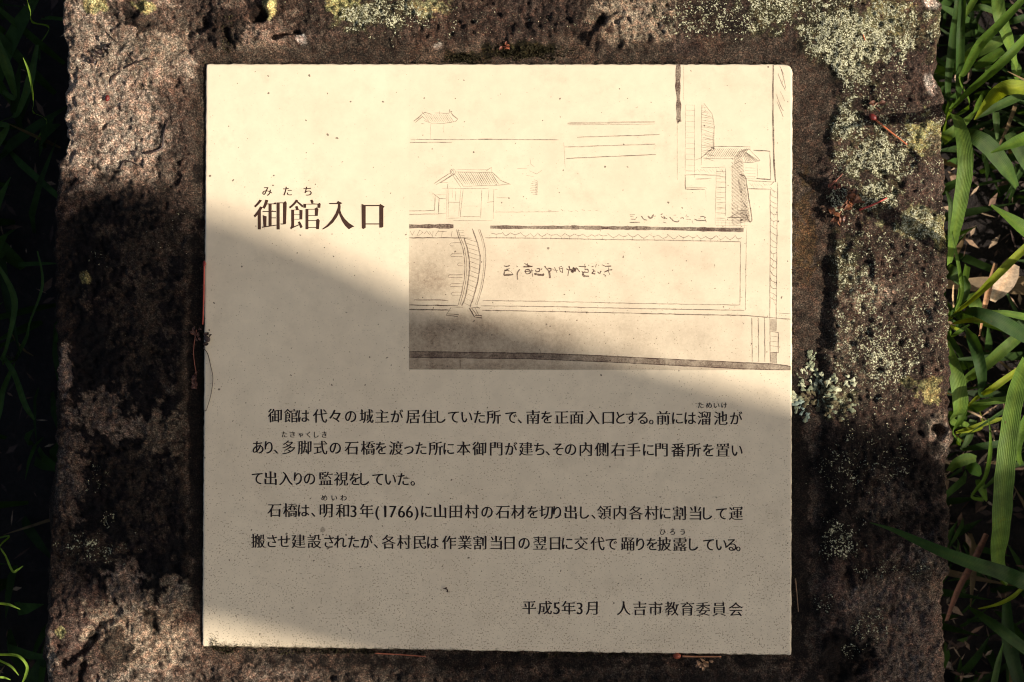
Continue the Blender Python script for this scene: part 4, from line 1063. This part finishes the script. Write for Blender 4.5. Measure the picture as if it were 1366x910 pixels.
plant("grass at the top right with a broad yellow-green leaf over pale crossing leaves", (1360, 110), [
    ([(1330, -12, -.05), (1332, 18, -.045), (1341, 45, -.055), (1350, 72, -.075), (1356, 92, -.10)], [15, 18, 17, 14, 8], G5, .3, .1, False),
    ([(1300, 160, -.085), (1312, 143, -.075), (1328, 126, -.06), (1346, 117, -.05), (1372, 119, -.055)], [2, 10, 18, 20, 18], G3, .35, .1, False),
    ([(1283, 82, -.14), (1300, 70, -.125), (1322, 60, -.12), (1342, 50, -.12)], [10, 17, 16, 10], G5, .2, .0, False),
    ([(1300, 90, -.145), (1318, 80, -.14), (1338, 66, -.135)], [8, 14, 10], G2, .2, .0, False),
    ([(1302, 158, -.10), (1322, 146, -.10), (1350, 133, -.11), (1370, 125, -.12)], [3, 10, 12, 8], G1, .3, .0, False),
    ([(1319, 74, -.16), (1318, 100, -.16)], [10, 9], G5, .2, .0, False),
    ([(1352, 80, -.11), (1356, 95, -.11), (1358, 108, -.12)], [6, 14, 4], G2, .2, .0, False),
    ([(1328, 150, -.12), (1329, 165, -.12), (1330, 186, -.125)], [9, 9, 3], G1, .2, .0, False),
    ([(1290, 14, -.13), (1310, 10, -.12), (1330, 18, -.13)], [5, 9, 6], G1, .2, .0, False),
    ([(1345, 178, -.10), (1358, 200, -.10), (1372, 226, -.11)], [15, 18, 14], G1, .3, .0, False),
    ([(1340, 30, -.15), (1352, 28, -.14), (1370, 22, -.14)], [6, 9, 9], G4, .2, .0, False),
], GRP)
plant("broad ribbed grass leaf bending down close beside the stone edge", (1262, 178), [
    ([(1265, 152, -.07), (1276, 158, -.035), (1284, 185, -.018), (1287, 220, -.015), (1282, 260, -.020), (1276, 295, -.028), (1270, 325, -.045), (1266, 352, -.07)], [5, 14, 20, 21.5, 20, 17, 14, 8], G5, .22, .12, True),
    ([(1288, 178, -.09), (1305, 186, -.085), (1322, 200, -.09), (1342, 226, -.10), (1356, 250, -.12)], [14, 22, 24, 20, 8], G1, .25, .0, False),
    ([(1300, 150, -.08), (1305, 138, -.07), (1312, 122, -.06)], [8, 8, 2], G2, .3, .3, False),
    ([(1256, 186, -.10), (1268, 178, -.09), (1290, 160, -.09), (1302, 146, -.08)], [16, 14, 9, 3], G5, .2, .0, False),
    ([(1281, 375, -.05), (1278, 352, -.04), (1271, 318, -.03), (1270, 308, -.03)], [4, 5, 3, 1], G2, .3, .0, False),
    ([(1290, 355, -.13), (1285, 380, -.11), (1275, 412, -.11)], [9, 9, 4], G2, .3, .0, False),
    ([(1262, 255, -.08), (1268, 275, -.08), (1266, 320, -.09)], [3, 7, 4], G1, .3, .0, False),
], GRP)
plant("grass against the middle of the stone edge, one yellow stem slanting up over dark leaves", (1258, 434), [
    ([(1268, 424, -.085), (1278, 414, -.07), (1297, 399, -.05), (1320, 377, -.035), (1343, 354, -.03), (1370, 328, -.03)], [4, 5, 7, 10, 11, 10], G3, .4, .1, True),
    ([(1268, 425, -.085), (1283, 416, -.05), (1304, 417, -.035), (1332, 428, -.035), (1358, 443, -.045), (1385, 460, -.06)], [4, 6, 14, 19, 19, 12], GD, .3, -.15, True),
    ([(1268, 434, -.08), (1288, 428, -.06), (1308, 427, -.055), (1330, 434, -.06), (1350, 445, -.07)], [3, 6, 8, 6, 3], G3, .3, .1, True),
    ([(1318, 416, -.07), (1342, 418, -.07), (1372, 424, -.08)], [4, 8, 10], G2, .3, .1, False),
    ([(1268, 448, -.09), (1280, 442, -.08), (1293, 433, -.085)], [3, 6, 2], G2, .3, .1, True),
    ([(1273, 418, -.09), (1280, 400, -.06), (1282, 378, -.05), (1279, 352, -.06)], [3, 7, 7, 3], G2, .4, .1, True),
    ([(1272, 412, -.11), (1284, 400, -.10), (1290, 382, -.10), (1286, 368, -.11)], [4, 8, 9, 3], G1, .3, .1, True),
    ([(1294, 392, -.12), (1301, 408, -.115), (1306, 424, -.12)], [14, 18, 12], G5, .2, .0, False),
    ([(1262, 362, -.12), (1272, 366, -.115), (1280, 378, -.12)], [22, 18, 6], G1, .2, .0, False),
], GRP)
plant("dark upright grass leaf with a pale leaf leaning behind it, right of the stone", (1310, 545), [
    ([(1307, 528, -.05), (1309, 505, -.03), (1304, 475, -.025), (1296, 452, -.035), (1288, 438, -.06)], [4, 13, 16, 14, 4], GD, .5, .45, True),
    ([(1365, 444, -.10), (1344, 461, -.09), (1318, 484, -.095), (1294, 502, -.11), (1282, 512, -.13)], [13, 16, 15, 13, 10], G5, .25, .0, False),
    ([(1275, 577, -.11), (1298, 570, -.10), (1322, 562, -.10), (1338, 558, -.10)], [3, 6, 7, 3], G3, .3, .0, True),
], GRP)
plant("light green grass leaf lying along the stone edge, wide at its foot", (1275, 590), [
    ([(1270, 562, -.08), (1280, 545, -.045), (1278, 515, -.035), (1271, 484, -.035), (1264, 455, -.05)], [10, 20, 21, 16, 4], G5, .25, .1, True),
    ([(1271, 577, -.08), (1280, 562, -.06), (1285, 545, -.06), (1286, 530, -.07)], [2, 8, 11, 8], G2, .3, .1, True),
], GRP)
plant("largest broad ribbed grass leaf standing near the right edge of the view", (1330, 770), [
    ([(1331, 750, -.06), (1335, 700, -.025), (1338, 650, -.012), (1343, 600, -.008), (1349, 555, -.012), (1357, 515, -.025), (1368, 480, -.05)], [20, 26, 27, 26, 24, 22, 12], G5, .18, .08, True),
    ([(1288, 544, -.09), (1303, 530, -.07), (1322, 519, -.05), (1342, 505, -.05), (1372, 484, -.06)], [3, 6, 9, 9, 7], G3, .35, .1, False),
    ([(1362, 620, -.08), (1356, 600, -.07), (1362, 575, -.07), (1375, 545, -.08)], [5, 12, 14, 8], G2, .3, .0, False),
    ([(1280, 545, -.13), (1310, 537, -.12), (1345, 533, -.12), (1372, 530, -.12)], [3, 8, 9, 6], G2, .3, .0, False),
], GRP)
plant("low mixed shoots with small leaves between the grass, right of the chipped stone corner", (1300, 660), [
    ([(1296, 662, -.14), (1313, 638, -.12), (1320, 608, -.10), (1321, 578, -.09), (1318, 558, -.09)], [4, 6, 6, 3, 1], G2, .3, .1, True),
    ([(1266, 628, -.11), (1276, 618, -.10), (1290, 612, -.10), (1302, 612, -.105)], [8, 14, 15, 8], G5, .2, .0, False),
    ([(1284, 600, -.13), (1305, 596, -.12), (1332, 592, -.12), (1345, 590, -.13)], [3, 9, 9, 4], GD, .3, .0, False),
    ([(1290, 622, -.14), (1299, 625, -.135), (1308, 634, -.14)], [6, 17, 5], (.10, .22, .03), .2, .0, False),
    ([(1304, 640, -.145), (1309, 650, -.14), (1316, 668, -.15)], [6, 12, 3], G2, .2, .0, False),
    ([(1312, 652, -.13), (1330, 636, -.12), (1350, 622, -.12), (1368, 618, -.12)], [3, 7, 8, 5], G1, .3, .0, False),
    ([(1282, 600, -.15), (1292, 585, -.15), (1298, 560, -.15)], [4, 9, 10], G1, .2, .0, False),
], GRP)
plant("dark grass plant whose long blade reaches left across the shaded stone", (1400, 800), [
    ([(1375, 780, .012), (1340, 765, .022), (1300, 752, .026), (1262, 738, .026), (1225, 722, .020), (1192, 707, .014), (1160, 697, .010)], [20, 20, 18, 15, 11, 6, 1], G4, .3, .1, True),
    ([(1375, 776, -.07), (1352, 795, -.07), (1330, 806, -.08), (1305, 812, -.10)], [5, 6, 5, 2], G3, .3, .1, True),
    ([(1292, 810, -.10), (1315, 826, -.09), (1342, 846, -.085), (1375, 872, -.09)], [3, 11, 15, 13], G4, .3, .1, False),
    ([(1324, 916, -.06), (1331, 885, -.05), (1338, 858, -.06)], [10, 8, 1], G1, .3, .1, False),
    ([(1360, 915, -.12), (1346, 860, -.12), (1342, 800, -.13)], [16, 20, 10], GD, .3, .1, False),
], GRP)
# two leaves arching in from outside the frame; their shadows cross the stone
plant("arching grass plant just beyond the right edge of the view", (1440, 330), [
    ([(1440, 372, .035), (1402, 336, .06), (1366, 306, .072), (1322, 274, .076)], [20, 24, 22, 4], G2, .2, -.5, True),
    ([(1410, 172, .03), (1382, 180, .05), (1355, 190, .060), (1322, 204, .064)], [18, 19, 16, 2], G2, .2, -.5, True),
], GRP)
# left side: thin stems whose tips reach the sun
LG = "thin grass stems in the shade left of the stone"
TG = (.17, .28, .035)
def tendril(label, root, pts, w=2.4):
    rp = P(root[0], root[1], GZ); o = empty("thin_grass", rp, label, "thin grass", LG)
    pp = [P(*q) for q in pts]; mb = MB()
    f = pp[0]; pp = [rp, (rp + f) / 2 + Vector((.01, .005, 0))] + pp
    ws = [.0012, .0013] + [w * PX] * (len(pts) - 1) + [.0004]
    blade(mb, pp, ws, TG, .3, .2); mb.build("blade", M_LEAF, o)
tendril("short thin green stem tip at the very top, left of the stone", (52, 60), [(44, 30, -.06), (41, 15, .0), (37, 2, .03), (34, -12, .04)], 3)
tendril("curved bright green stem tip left of the upper stone edge", (46, 190), [(45, 150, -.07), (45, 138, -.03), (43, 118, -.005), (38, 94, .01), (31, 77, .015)], 3.4)
tendril("hooked bright stem bent like a tick, lower left of the stone", (-10, 720), [(1, 728, -.03), (8, 742, .0), (17, 762, .01), (24, 760, .01), (31, 755, .01)], 3)
tendril("nearly straight bright stem tip, lower left of the stone", (-30, 830), [(-14, 806, -.02), (0, 805, .01), (13, 807, .02), (27, 813, .02)], 3.2)
tendril("arched bright stem curling down at the bottom left corner", (-40, 900), [(-20, 875, -.02), (2, 873, .02), (24, 875, .035), (36, 888, .035), (34, 902, .03), (28, 914, .02)], 3.6)
tendril("short bright stem below the arched one at the bottom left corner", (-30, 870), [(-10, 876, -.01), (4, 883, .01), (16, 890, .015), (25, 901, .015)], 3)
tendril("tiny bright stem tip lowest at the bottom left corner", (-40, 905), [(-6, 902, .0), (6, 904, .01), (14, 907, .01)], 2.6)
plant("dark leafy grass plant in the deep shade left of the stone, upper part", (20, 150), [
    ([(20, 130, -.12), (10, 90, -.09), (-10, 40, -.08)], [8, 14, 8], G1, .3, .1, True), ([(25, 150, -.13), (40, 110, -.10), (50, 60, -.10)], [8, 12, 5], G1, .3, .1, True),
    ([(10, 170, -.12), (-10, 200, -.10), (-30, 240, -.10)], [8, 14, 8], G1, .3, .1, True)], GRP)
plant("dark leafy grass plant in the deep shade left of the stone, lower part", (15, 480), [
    ([(10, 460, -.12), (20, 400, -.09), (-5, 350, -.08)], [5, 9, 4], G1, .3, .1, True), ([(20, 500, -.13), (34, 540, -.10), (46, 560, -.10)], [8, 8, 3], G1, .3, .1, True),
    ([(5, 520, -.12), (-5, 560, -.10), (-30, 600, -.10)], [8, 10, 5], G1, .3, .1, True), ([(40, 430, -.10), (57, 380, -.07), (50, 335, -.06)], [3, 4, 2], G1, .3, .1, True)], GRP)

# ground cover: many small blades, thicker away from the slab
r3 = random.Random(11); gm = MB()
def small_blade(x, y, L, w, col, lean):
    a = r3.uniform(0, 6.283); d = Vector((math.cos(a), math.sin(a), 0)); z0 = GZ - .012
    p0 = Vector((x, y, z0)); h = L * math.sqrt(max(.1, 1 - lean * lean))
    pts = []
    for t in (0, .35, .7, 1): pts.append(p0 + d * (L * lean * t ** 1.6) + Vector((0, 0, h * (t - .28 * lean * t * t * 1.3))))
    sv = Vector((-d.y, d.x, 0)); vs_ = []; fs = []; uv = []; cs = []
    for i, (p, ww) in enumerate(zip(pts, (.5, 1, .8, .05))):
        for t in (-1, 0, 1): vs_.append(p + sv * (t * w * ww / 2) + Vector((0, 0, abs(t) * w * .12))); uv.append((t, i / 4)); cs.append(col)
    for i in range(3):
        for k in range(2): fs.append((i * 3 + k, i * 3 + k + 1, i * 3 + k + 4, i * 3 + k + 3))
    gm.add(vs_, fs, cs, uv)
def allowed(x, y, top):     # keep below the sun's path to the slab
    return top < (x - .295) * .72 + .005 if x > 0 else True
cnt = 0
while cnt < 5200:
    x = .30 + r3.random() ** 1.3 * 1.0 if r3.random() < .84 else -.36 - r3.random() * .5
    y = r3.uniform(-.65, .65)
    L = r3.uniform(.03, .12) if r3.random() < .6 else r3.uniform(.10, .28)
    if x < .42 and x > 0: L = min(L, r3.uniform(.03, .11))
    if x < 0: L = min(L, .12)
    # bare spots with litter
    q = Vector((x, y)); bare = False
    for bx, by, br in ((.40, .06, .045), (.37, .10, .03), (.375, -.035, .035), (.37, -.105, .03), (.40, -.14, .03)):
        if (q - Vector((bx, by))).length < br: bare = True
    if bare and r3.random() < .8: continue
    lean = r3.uniform(.3, .9)
    if not allowed(x - L * .6, y, GZ + L * .9): continue
    g = r3.uniform(.45, 1.2); col = (.042 * g, .085 * g, .017 * g)
    if r3.random() < .06: col = (.20, .14, .07)
    small_blade(x, y, L, r3.uniform(.002, .009) if L < .12 else r3.uniform(.005, .015), col, lean); cnt += 1
tag(gm.build("grass", M_LEAF), "short mixed grass growing thickly on the ground around the stone", "grass", kind="stuff")
# litter
lm = MB()
for k in range(5000):
    x = r3.uniform(.29, .75) if r3.random() < .85 else r3.uniform(-.7, -.33); y = r3.uniform(-.45, .45)
    p = Vector((x, y, GZ + r3.uniform(-.006, .012))); a = r3.uniform(0, 6.283); L = r3.uniform(.003, .018); w = L * r3.uniform(.06, .4)
    d = Vector((math.cos(a), math.sin(a), r3.uniform(-.25, .25))) * L / 2; sv = Vector((-math.sin(a), math.cos(a), r3.uniform(-.3, .3))) * w / 2
    c = r3.choice([(.26, .17, .10), (.12, .07, .04), (.07, .04, .025), (.05, .03, .02), (.40, .29, .18), (.04, .025, .018)])
    lm.add([p - d, p + sv + Vector((0, 0, .001)), p + d, p - sv], [(0, 1, 2, 3)], c)
tag(lm.build("leaf_litter", M_DRY, None, False), "dry brown chips and leaf litter on the soil between the grass", "leaf litter", kind="stuff")
# dry leaves
def dry_leaf(label, pts, ws, col, fold=.15, tw=0.0, cat="dry leaf", name="dry_leaf"):
    mb = MB(); blade(mb, [P(*p) for p in pts], [w * PX for w in ws], col, fold, tw)
    o = mb.build(name, M_DRY); return tag(o, label, cat)
dry_leaf("broad pale tan dry leaf lying among the grass behind the yellow stem", [(1352, 352, -.135), (1344, 370, -.13), (1332, 388, -.13), (1324, 402, -.135)], [20, 30, 24, 8], (.50, .38, .24))
dry_leaf("narrow curled tan dry blade hanging down below the pale dry leaf", [(1328, 352, -.12), (1320, 380, -.10), (1313, 408, -.09), (1306, 448, -.11)], [6, 9, 8, 3], (.30, .17, .08), .5, .4)
dry_leaf("dark brown dry blade slanting in the shade beside the lower stone edge", [(1316, 712, -.08), (1300, 745, -.09), (1278, 785, -.11), (1262, 828, -.13)], [8, 10, 10, 6], (.12, .055, .03), .4, .2)
dry_leaf("short straw standing beside the stone edge above the yellow stem's foot", [(1272, 410, -.10), (1271, 395, -.08), (1272, 380, -.07)], [3, 3, 2], (.42, .30, .16), .2, .0, "straw", "straw")
dry_leaf("long thin straw lying crosswise in the litter beside the chipped corner", [(1284, 545, -.16), (1300, 552, -.155), (1316, 560, -.16)], [3, 3, 2], (.30, .22, .13), .2, .0, "straw", "straw")

# ------------------------------------------------------------------ small things lying on the stone
OR = (.48, .14, .05); RD = (.13, .014, .008); BR = (.13, .055, .028); DK = (.030, .017, .012); RB_ = (.20, .06, .03)
def blobmesh(mb, c, r, col, ang=0, seed=1):
    rs = random.Random(seed); vs_ = []; fs = []; m, k_ = 7, 9
    d = Vector((math.cos(ang), math.sin(ang), 0)); e = Vector((-math.sin(ang), math.cos(ang), 0))
    for i in range(m + 1):
        t = math.pi * i / m
        for k in range(k_):
            f = 2 * math.pi * k / k_; rr_ = math.sin(t) * (1 + rs.uniform(-.12, .12))
            vs_.append(c + d * (-math.cos(t) * r[0]) + e * (rr_ * math.cos(f) * r[1]) + Vector((0, 0, rr_ * math.sin(f) * r[2])))
    for i in range(m):
        for k in range(k_): fs.append((i * k_ + k, i * k_ + (k + 1) % k_, (i + 1) * k_ + (k + 1) % k_, (i + 1) * k_ + k))
    mb.add(vs_, fs, col)
def scrap(mb, c, sz, col, seed, nb=5):
    """crumpled bud scales: several small cupped flakes"""
    rs = random.Random(seed)
    for _ in range(nb):
        a = rs.uniform(0, 6.283); L = sz * rs.uniform(.5, 1.1); w = L * rs.uniform(.4, .9)
        p = c + Vector((rs.uniform(-.5, .5) * sz, rs.uniform(-.5, .5) * sz, rs.uniform(0, .4) * sz))
        d = Vector((math.cos(a), math.sin(a), rs.uniform(-.2, .6))).normalized(); sv = d.cross(Vector((0, 0, 1))).normalized(); up = sv.cross(d)
        vs_ = []; fs = []
        for i in range(5):
            t = i / 4; ww = w * math.sin(math.pi * (.12 + .82 * t)) / 2
            for k in (-1, 0, 1): vs_.append(p + d * (L * t) + sv * (k * ww) + up * (abs(k) * ww * .7 + math.sin(t * 3) * L * .2) + Vector([rs.uniform(-.05, .05) * L] * 3))
        for i in range(4):
            for k in range(2): fs.append((i * 3 + k, i * 3 + k + 1, i * 3 + k + 4, i * 3 + k + 3))
        g = rs.uniform(.6, 1.4); mb.add(vs_, fs, (col[0] * g, col[1] * g, col[2] * g))
def bud(label, stalk, sc_col, w, head=None, head_col=RD, head_r=(3.2, 2.6), scale=None, scale_col=BR, scale_sz=12, lift=.0008, name="fallen_bud", cat="fallen bud", seed=1, z=None):
    at0 = [S(x, y, lift) if z is None else P(x, y, z) for x, y in stalk]
    o = empty(name, at0[0], label, cat)
    q = [Vector(p) for p in catmull([tuple(p) for p in at0], 5)]
    mb = MB(); mb.tube(q, [w * PX * .5 * (1 - .35 * i / len(q)) for i in range(len(q))], sc_col, 6); mb.build("stalk", M_BUD, o)
    if head:
        d = q[-1] - q[0] if True else None
        mb = MB(); blobmesh(mb, (S(*head, lift + .0008) if z is None else P(*head, z)), (head_r[0] * PX, head_r[1] * PX, head_r[1] * PX), head_col, math.atan2(q[2].y - q[0].y, q[2].x - q[0].x), seed); mb.build("bud", M_BUD, o)
    if scale:
        mb = MB()
        for i, sx in enumerate(scale): scrap(mb, S(*sx, .0012) if z is None else P(*sx, z + .0005), scale_sz * PX, scale_col, seed * 7 + i, 6)
        mb.build("scale", M_BUD, o, False)
    return o
bud("orange stalk with round red bud and brown scale on the upper right stone", [(1168, 160), (1188, 176), (1210, 193)], OR, 2.8, (1164, 156), RD, (6, 4), [(1169, 142)], BR, 9, .003)
bud("crumpled brown bud scales with one red stalk on the right of the stone", [(1146, 280), (1165, 273), (1183, 264)], (.40, .05, .03), 3.0, None, scale=[(1136, 258), (1142, 266), (1130, 272), (1122, 284), (1116, 290)], scale_col=(.15, .055, .02), scale_sz=11, lift=.001, seed=3)
bud("small forked reddish twig above the crumpled brown bud scales", [(1106, 250), (1114, 242), (1124, 232)], RB_, 2.0, None, scale=[(1108, 247), (1117, 250)], scale_col=RB_, scale_sz=7, lift=.003, name="twig", cat="twig", seed=4)
bud("tangle of thin dark twigs on the upper left of the stone", [(180, 86), (166, 66), (153, 54), (141, 42)], DK, 1.3, None, scale=[(142, 64), (134, 74), (128, 82)], scale_col=DK, scale_sz=7, name="twig", cat="twig", seed=5)
bud("curved dark stalk with a red tip, below the tangle of dark twigs", [(144, 126), (148, 108), (160, 95), (180, 84), (200, 78)], DK, 2.2, (143, 131), RD, (4.5, 3), None, seed=6)
bud("bent dark stalk like a tick near the left bed edge of the plaque", [(192, 205), (206, 202), (216, 196), (218, 180), (224, 160)], DK, 3.0, None, lift=.0012, seed=7)
bud("short arched dark sliver below the bent dark stalk, upper left", [(160, 226), (165, 216), (174, 216), (185, 221)], DK, 2.4, None, lift=.001, seed=8)
bud("straight red stalk standing against the left side of the plaque", [(272.5, 352), (272, 380), (271.5, 405), (270.5, 433)], (.42, .07, .035), 2.4, (272.5, 352), (.25, .02, .012), (4, 2), z=.0012, seed=9)
bud("dried flower on a long thin curved stalk over the plaque's left edge", [(271, 464), (277, 472), (281, 488), (284, 505), (281, 528), (275, 548)], (.07, .045, .028), 1.2, (276, 452), (.05, .035, .03), (5, 4), [(278, 448), (277, 458)], (.05, .025, .015), 6, z=.0012, name="dried_flower", cat="dried flower", seed=10)
bud("brown tangle of bud scales in the bed by the dried flower", [(262, 440), (258, 470), (262, 500)], RB_, 1.4, None, scale=[(262, 440), (264, 448), (262, 502), (259, 514)], scale_col=(.09, .035, .02), scale_sz=8, lift=.001, seed=11)
bud("thin reddish stalk lying along the foot of the plaque, left of the middle", [(500, 871.5), (520, 872.5), (545, 874), (568, 876)], (.30, .09, .04), 2.0, None, lift=.0022, z=-.0006, seed=12)
bud("orange stalk with red bud along the plaque's foot, right of the middle", [(910, 875.5), (930, 876), (962, 876)], (.45, .19, .08), 2.6, (903, 875), (.30, .06, .02), (5.5, 4), z=-.0006, seed=13)
bud("small pale brown leaf scrap under the orange stalk at the plaque's foot", [(936, 890), (942, 884)], (.30, .17, .08), 1.5, None, scale=[(938, 886), (942, 884)], scale_col=(.30, .17, .08), scale_sz=9, name="leaf_scrap", cat="leaf scrap", seed=14)
bud("rust-red star-shaped scrap above the plaque's top edge", [(667, 62), (673, 62)], RD, 1.6, None, scale=[(672, 61)], scale_col=(.20, .06, .025), scale_sz=8, name="leaf_scrap", cat="leaf scrap", seed=15)
bud("thin straw-coloured needle in the bed at the lower right of the plaque", [(1061, 772), (1063, 792), (1065, 816)], (.22, .13, .06), 1.6, None, lift=.0015, name="needle", cat="needle", seed=16)
bud("tiny orange splinter on the lichen of the upper right stone", [(1151, 46), (1154, 54)], OR, 2.0, None, lift=.001, name="splinter", cat="splinter", seed=17)
# a little dark insect-like crumb on the plaque
mb = MB(); scrap(mb, P(595, 787, .0003), 3.5 * PX, (.05, .02, .012), 40, 5)
tag(mb.build("crumb", M_BUD, None, False), "tiny dark crumb on the plaque between the last text line and the date", "crumb")

# leafy lichen on the bed wall to the right of the plaque
lr = random.Random(21); lch = MB()
def lobe(x, y, L, w, a, z, col, tip=True):
    p = P(x, y, z); d = Vector((math.cos(a), math.sin(a), lr.uniform(-.05, .3))).normalized(); sv = d.cross(Vector((0, 0, 1))).normalized(); up = sv.cross(d)
    vs_ = []; fs = []; prof = (.35, .45, .5, .95, 1.15, .8) if tip else (.5, .8, 1, .9, .7, .4)
    for i, pf in enumerate(prof):
        t = i / 5
        for k in (-1, 0, 1): vs_.append(p + d * (L * t) + sv * (k * w * pf / 2 * lr.uniform(.85, 1.15)) + up * (-abs(k) * w * .18 + L * .12 * math.sin(t * 3)))
    for i in range(5):
        for k in range(2): fs.append((i * 3 + k, i * 3 + k + 1, i * 3 + k + 4, i * 3 + k + 3))
    lch.add(vs_, fs, col)
def lobes(cx, cy, rx, ry, n_, Lr, wr, cols, out_ang=None):
    for _ in range(n_):
        t = lr.uniform(0, 6.283); q = math.sqrt(lr.random())
        x = cx + rx * q * math.cos(t); y = cy + ry * q * math.sin(t)
        a = math.atan2(-(y - 530), x - 1092) + lr.uniform(-.9, .9) if out_ang is None else out_ang + lr.uniform(-.7, .7)
        g = lr.uniform(.75, 1.2); c = lr.choice(cols)
        lobe(x, y, lr.uniform(*Lr) * PX, lr.uniform(*wr) * PX, a, stone_z(x, y) + lr.uniform(.0, .0012), tuple(g * v for v in c))
MI = (.46, .47, .29); MI2 = (.22, .24, .14); OL = (.12, .10, .05)
lobes(1092, 528, 20, 17, 80, (5, 10), (3, 6), [OL, OL, MI2]); lobes(1078, 505, 14, 14, 26, (4, 8), (2, 5), [MI, MI2]); lobes(1102, 515, 14, 16, 26, (6, 11), (3, 6), [MI, MI2])
lobes(1074, 545, 11, 11, 14, (6, 10), (3, 6), [MI2, (.24, .30, .23)]); lobes(1064, 530, 7, 6, 12, (7, 11), (6, 9), [MI], math.pi); lobes(1128, 512, 10, 14, 14, (5, 9), (2, 5), [MI]); lobes(1082, 482, 5, 14, 40, (3, 6), (2, 4), [MI2])
lobes(1120, 545, 22, 12, 30, (4, 8), (3, 5), [OL, MI2])
tag(lch.build("leafy_lichen", M_LICHEN, None, False), "pale mint leafy lichen rosette growing over the bed wall right of the plaque", "lichen")
# moss cushions: short tufts along the bed above the plaque and at the foot
ms_ = MB()
def tuft(x, y, z0, h, col):
    a = lr.uniform(0, 6.283); p = P(x, y, z0); w = h * .28
    sv = Vector((math.cos(a), math.sin(a), 0)) * w; top = p + Vector((lr.uniform(-.5, .5) * h, lr.uniform(-.5, .5) * h, h))
    ms_.add([p - sv, p + sv, top], [(0, 1, 2)], col)
for x0, x1, y0, y1, n_ in ((276, 320, 855, 869, 260), (640, 780, 62, 79, 700), (590, 650, 74, 86, 380), (270, 1050, 83, 86, 260), (280, 620, 864, 872, 600), (620, 1050, 869, 877, 420), (272, 292, 850, 866, 160), (1056, 1060, 120, 860, 200), (495, 520, 8, 60, 0), (297, 312, 20, 70, 120)):
    for _ in range(n_):
        x = lr.triangular(x0, x1) if n_ > 300 else lr.uniform(x0, x1); y = lr.uniform(y0, y1) + 3 * math.sin(x * .13) * (y1 - y0 > 10)
        z = stone_z(x, y) if not (280 < x < 1052 and 90 < y < 866) else -.001
        g = lr.uniform(.5, 1.3); tuft(x, y, z, lr.uniform(.0008, .0024), (.040 * g, .034 * g, .012 * g))
tag(ms_.build("moss", M_LICHEN, None, False), "dark dried moss fringing the plaque's edges and the bed above it", "moss", kind="stuff")
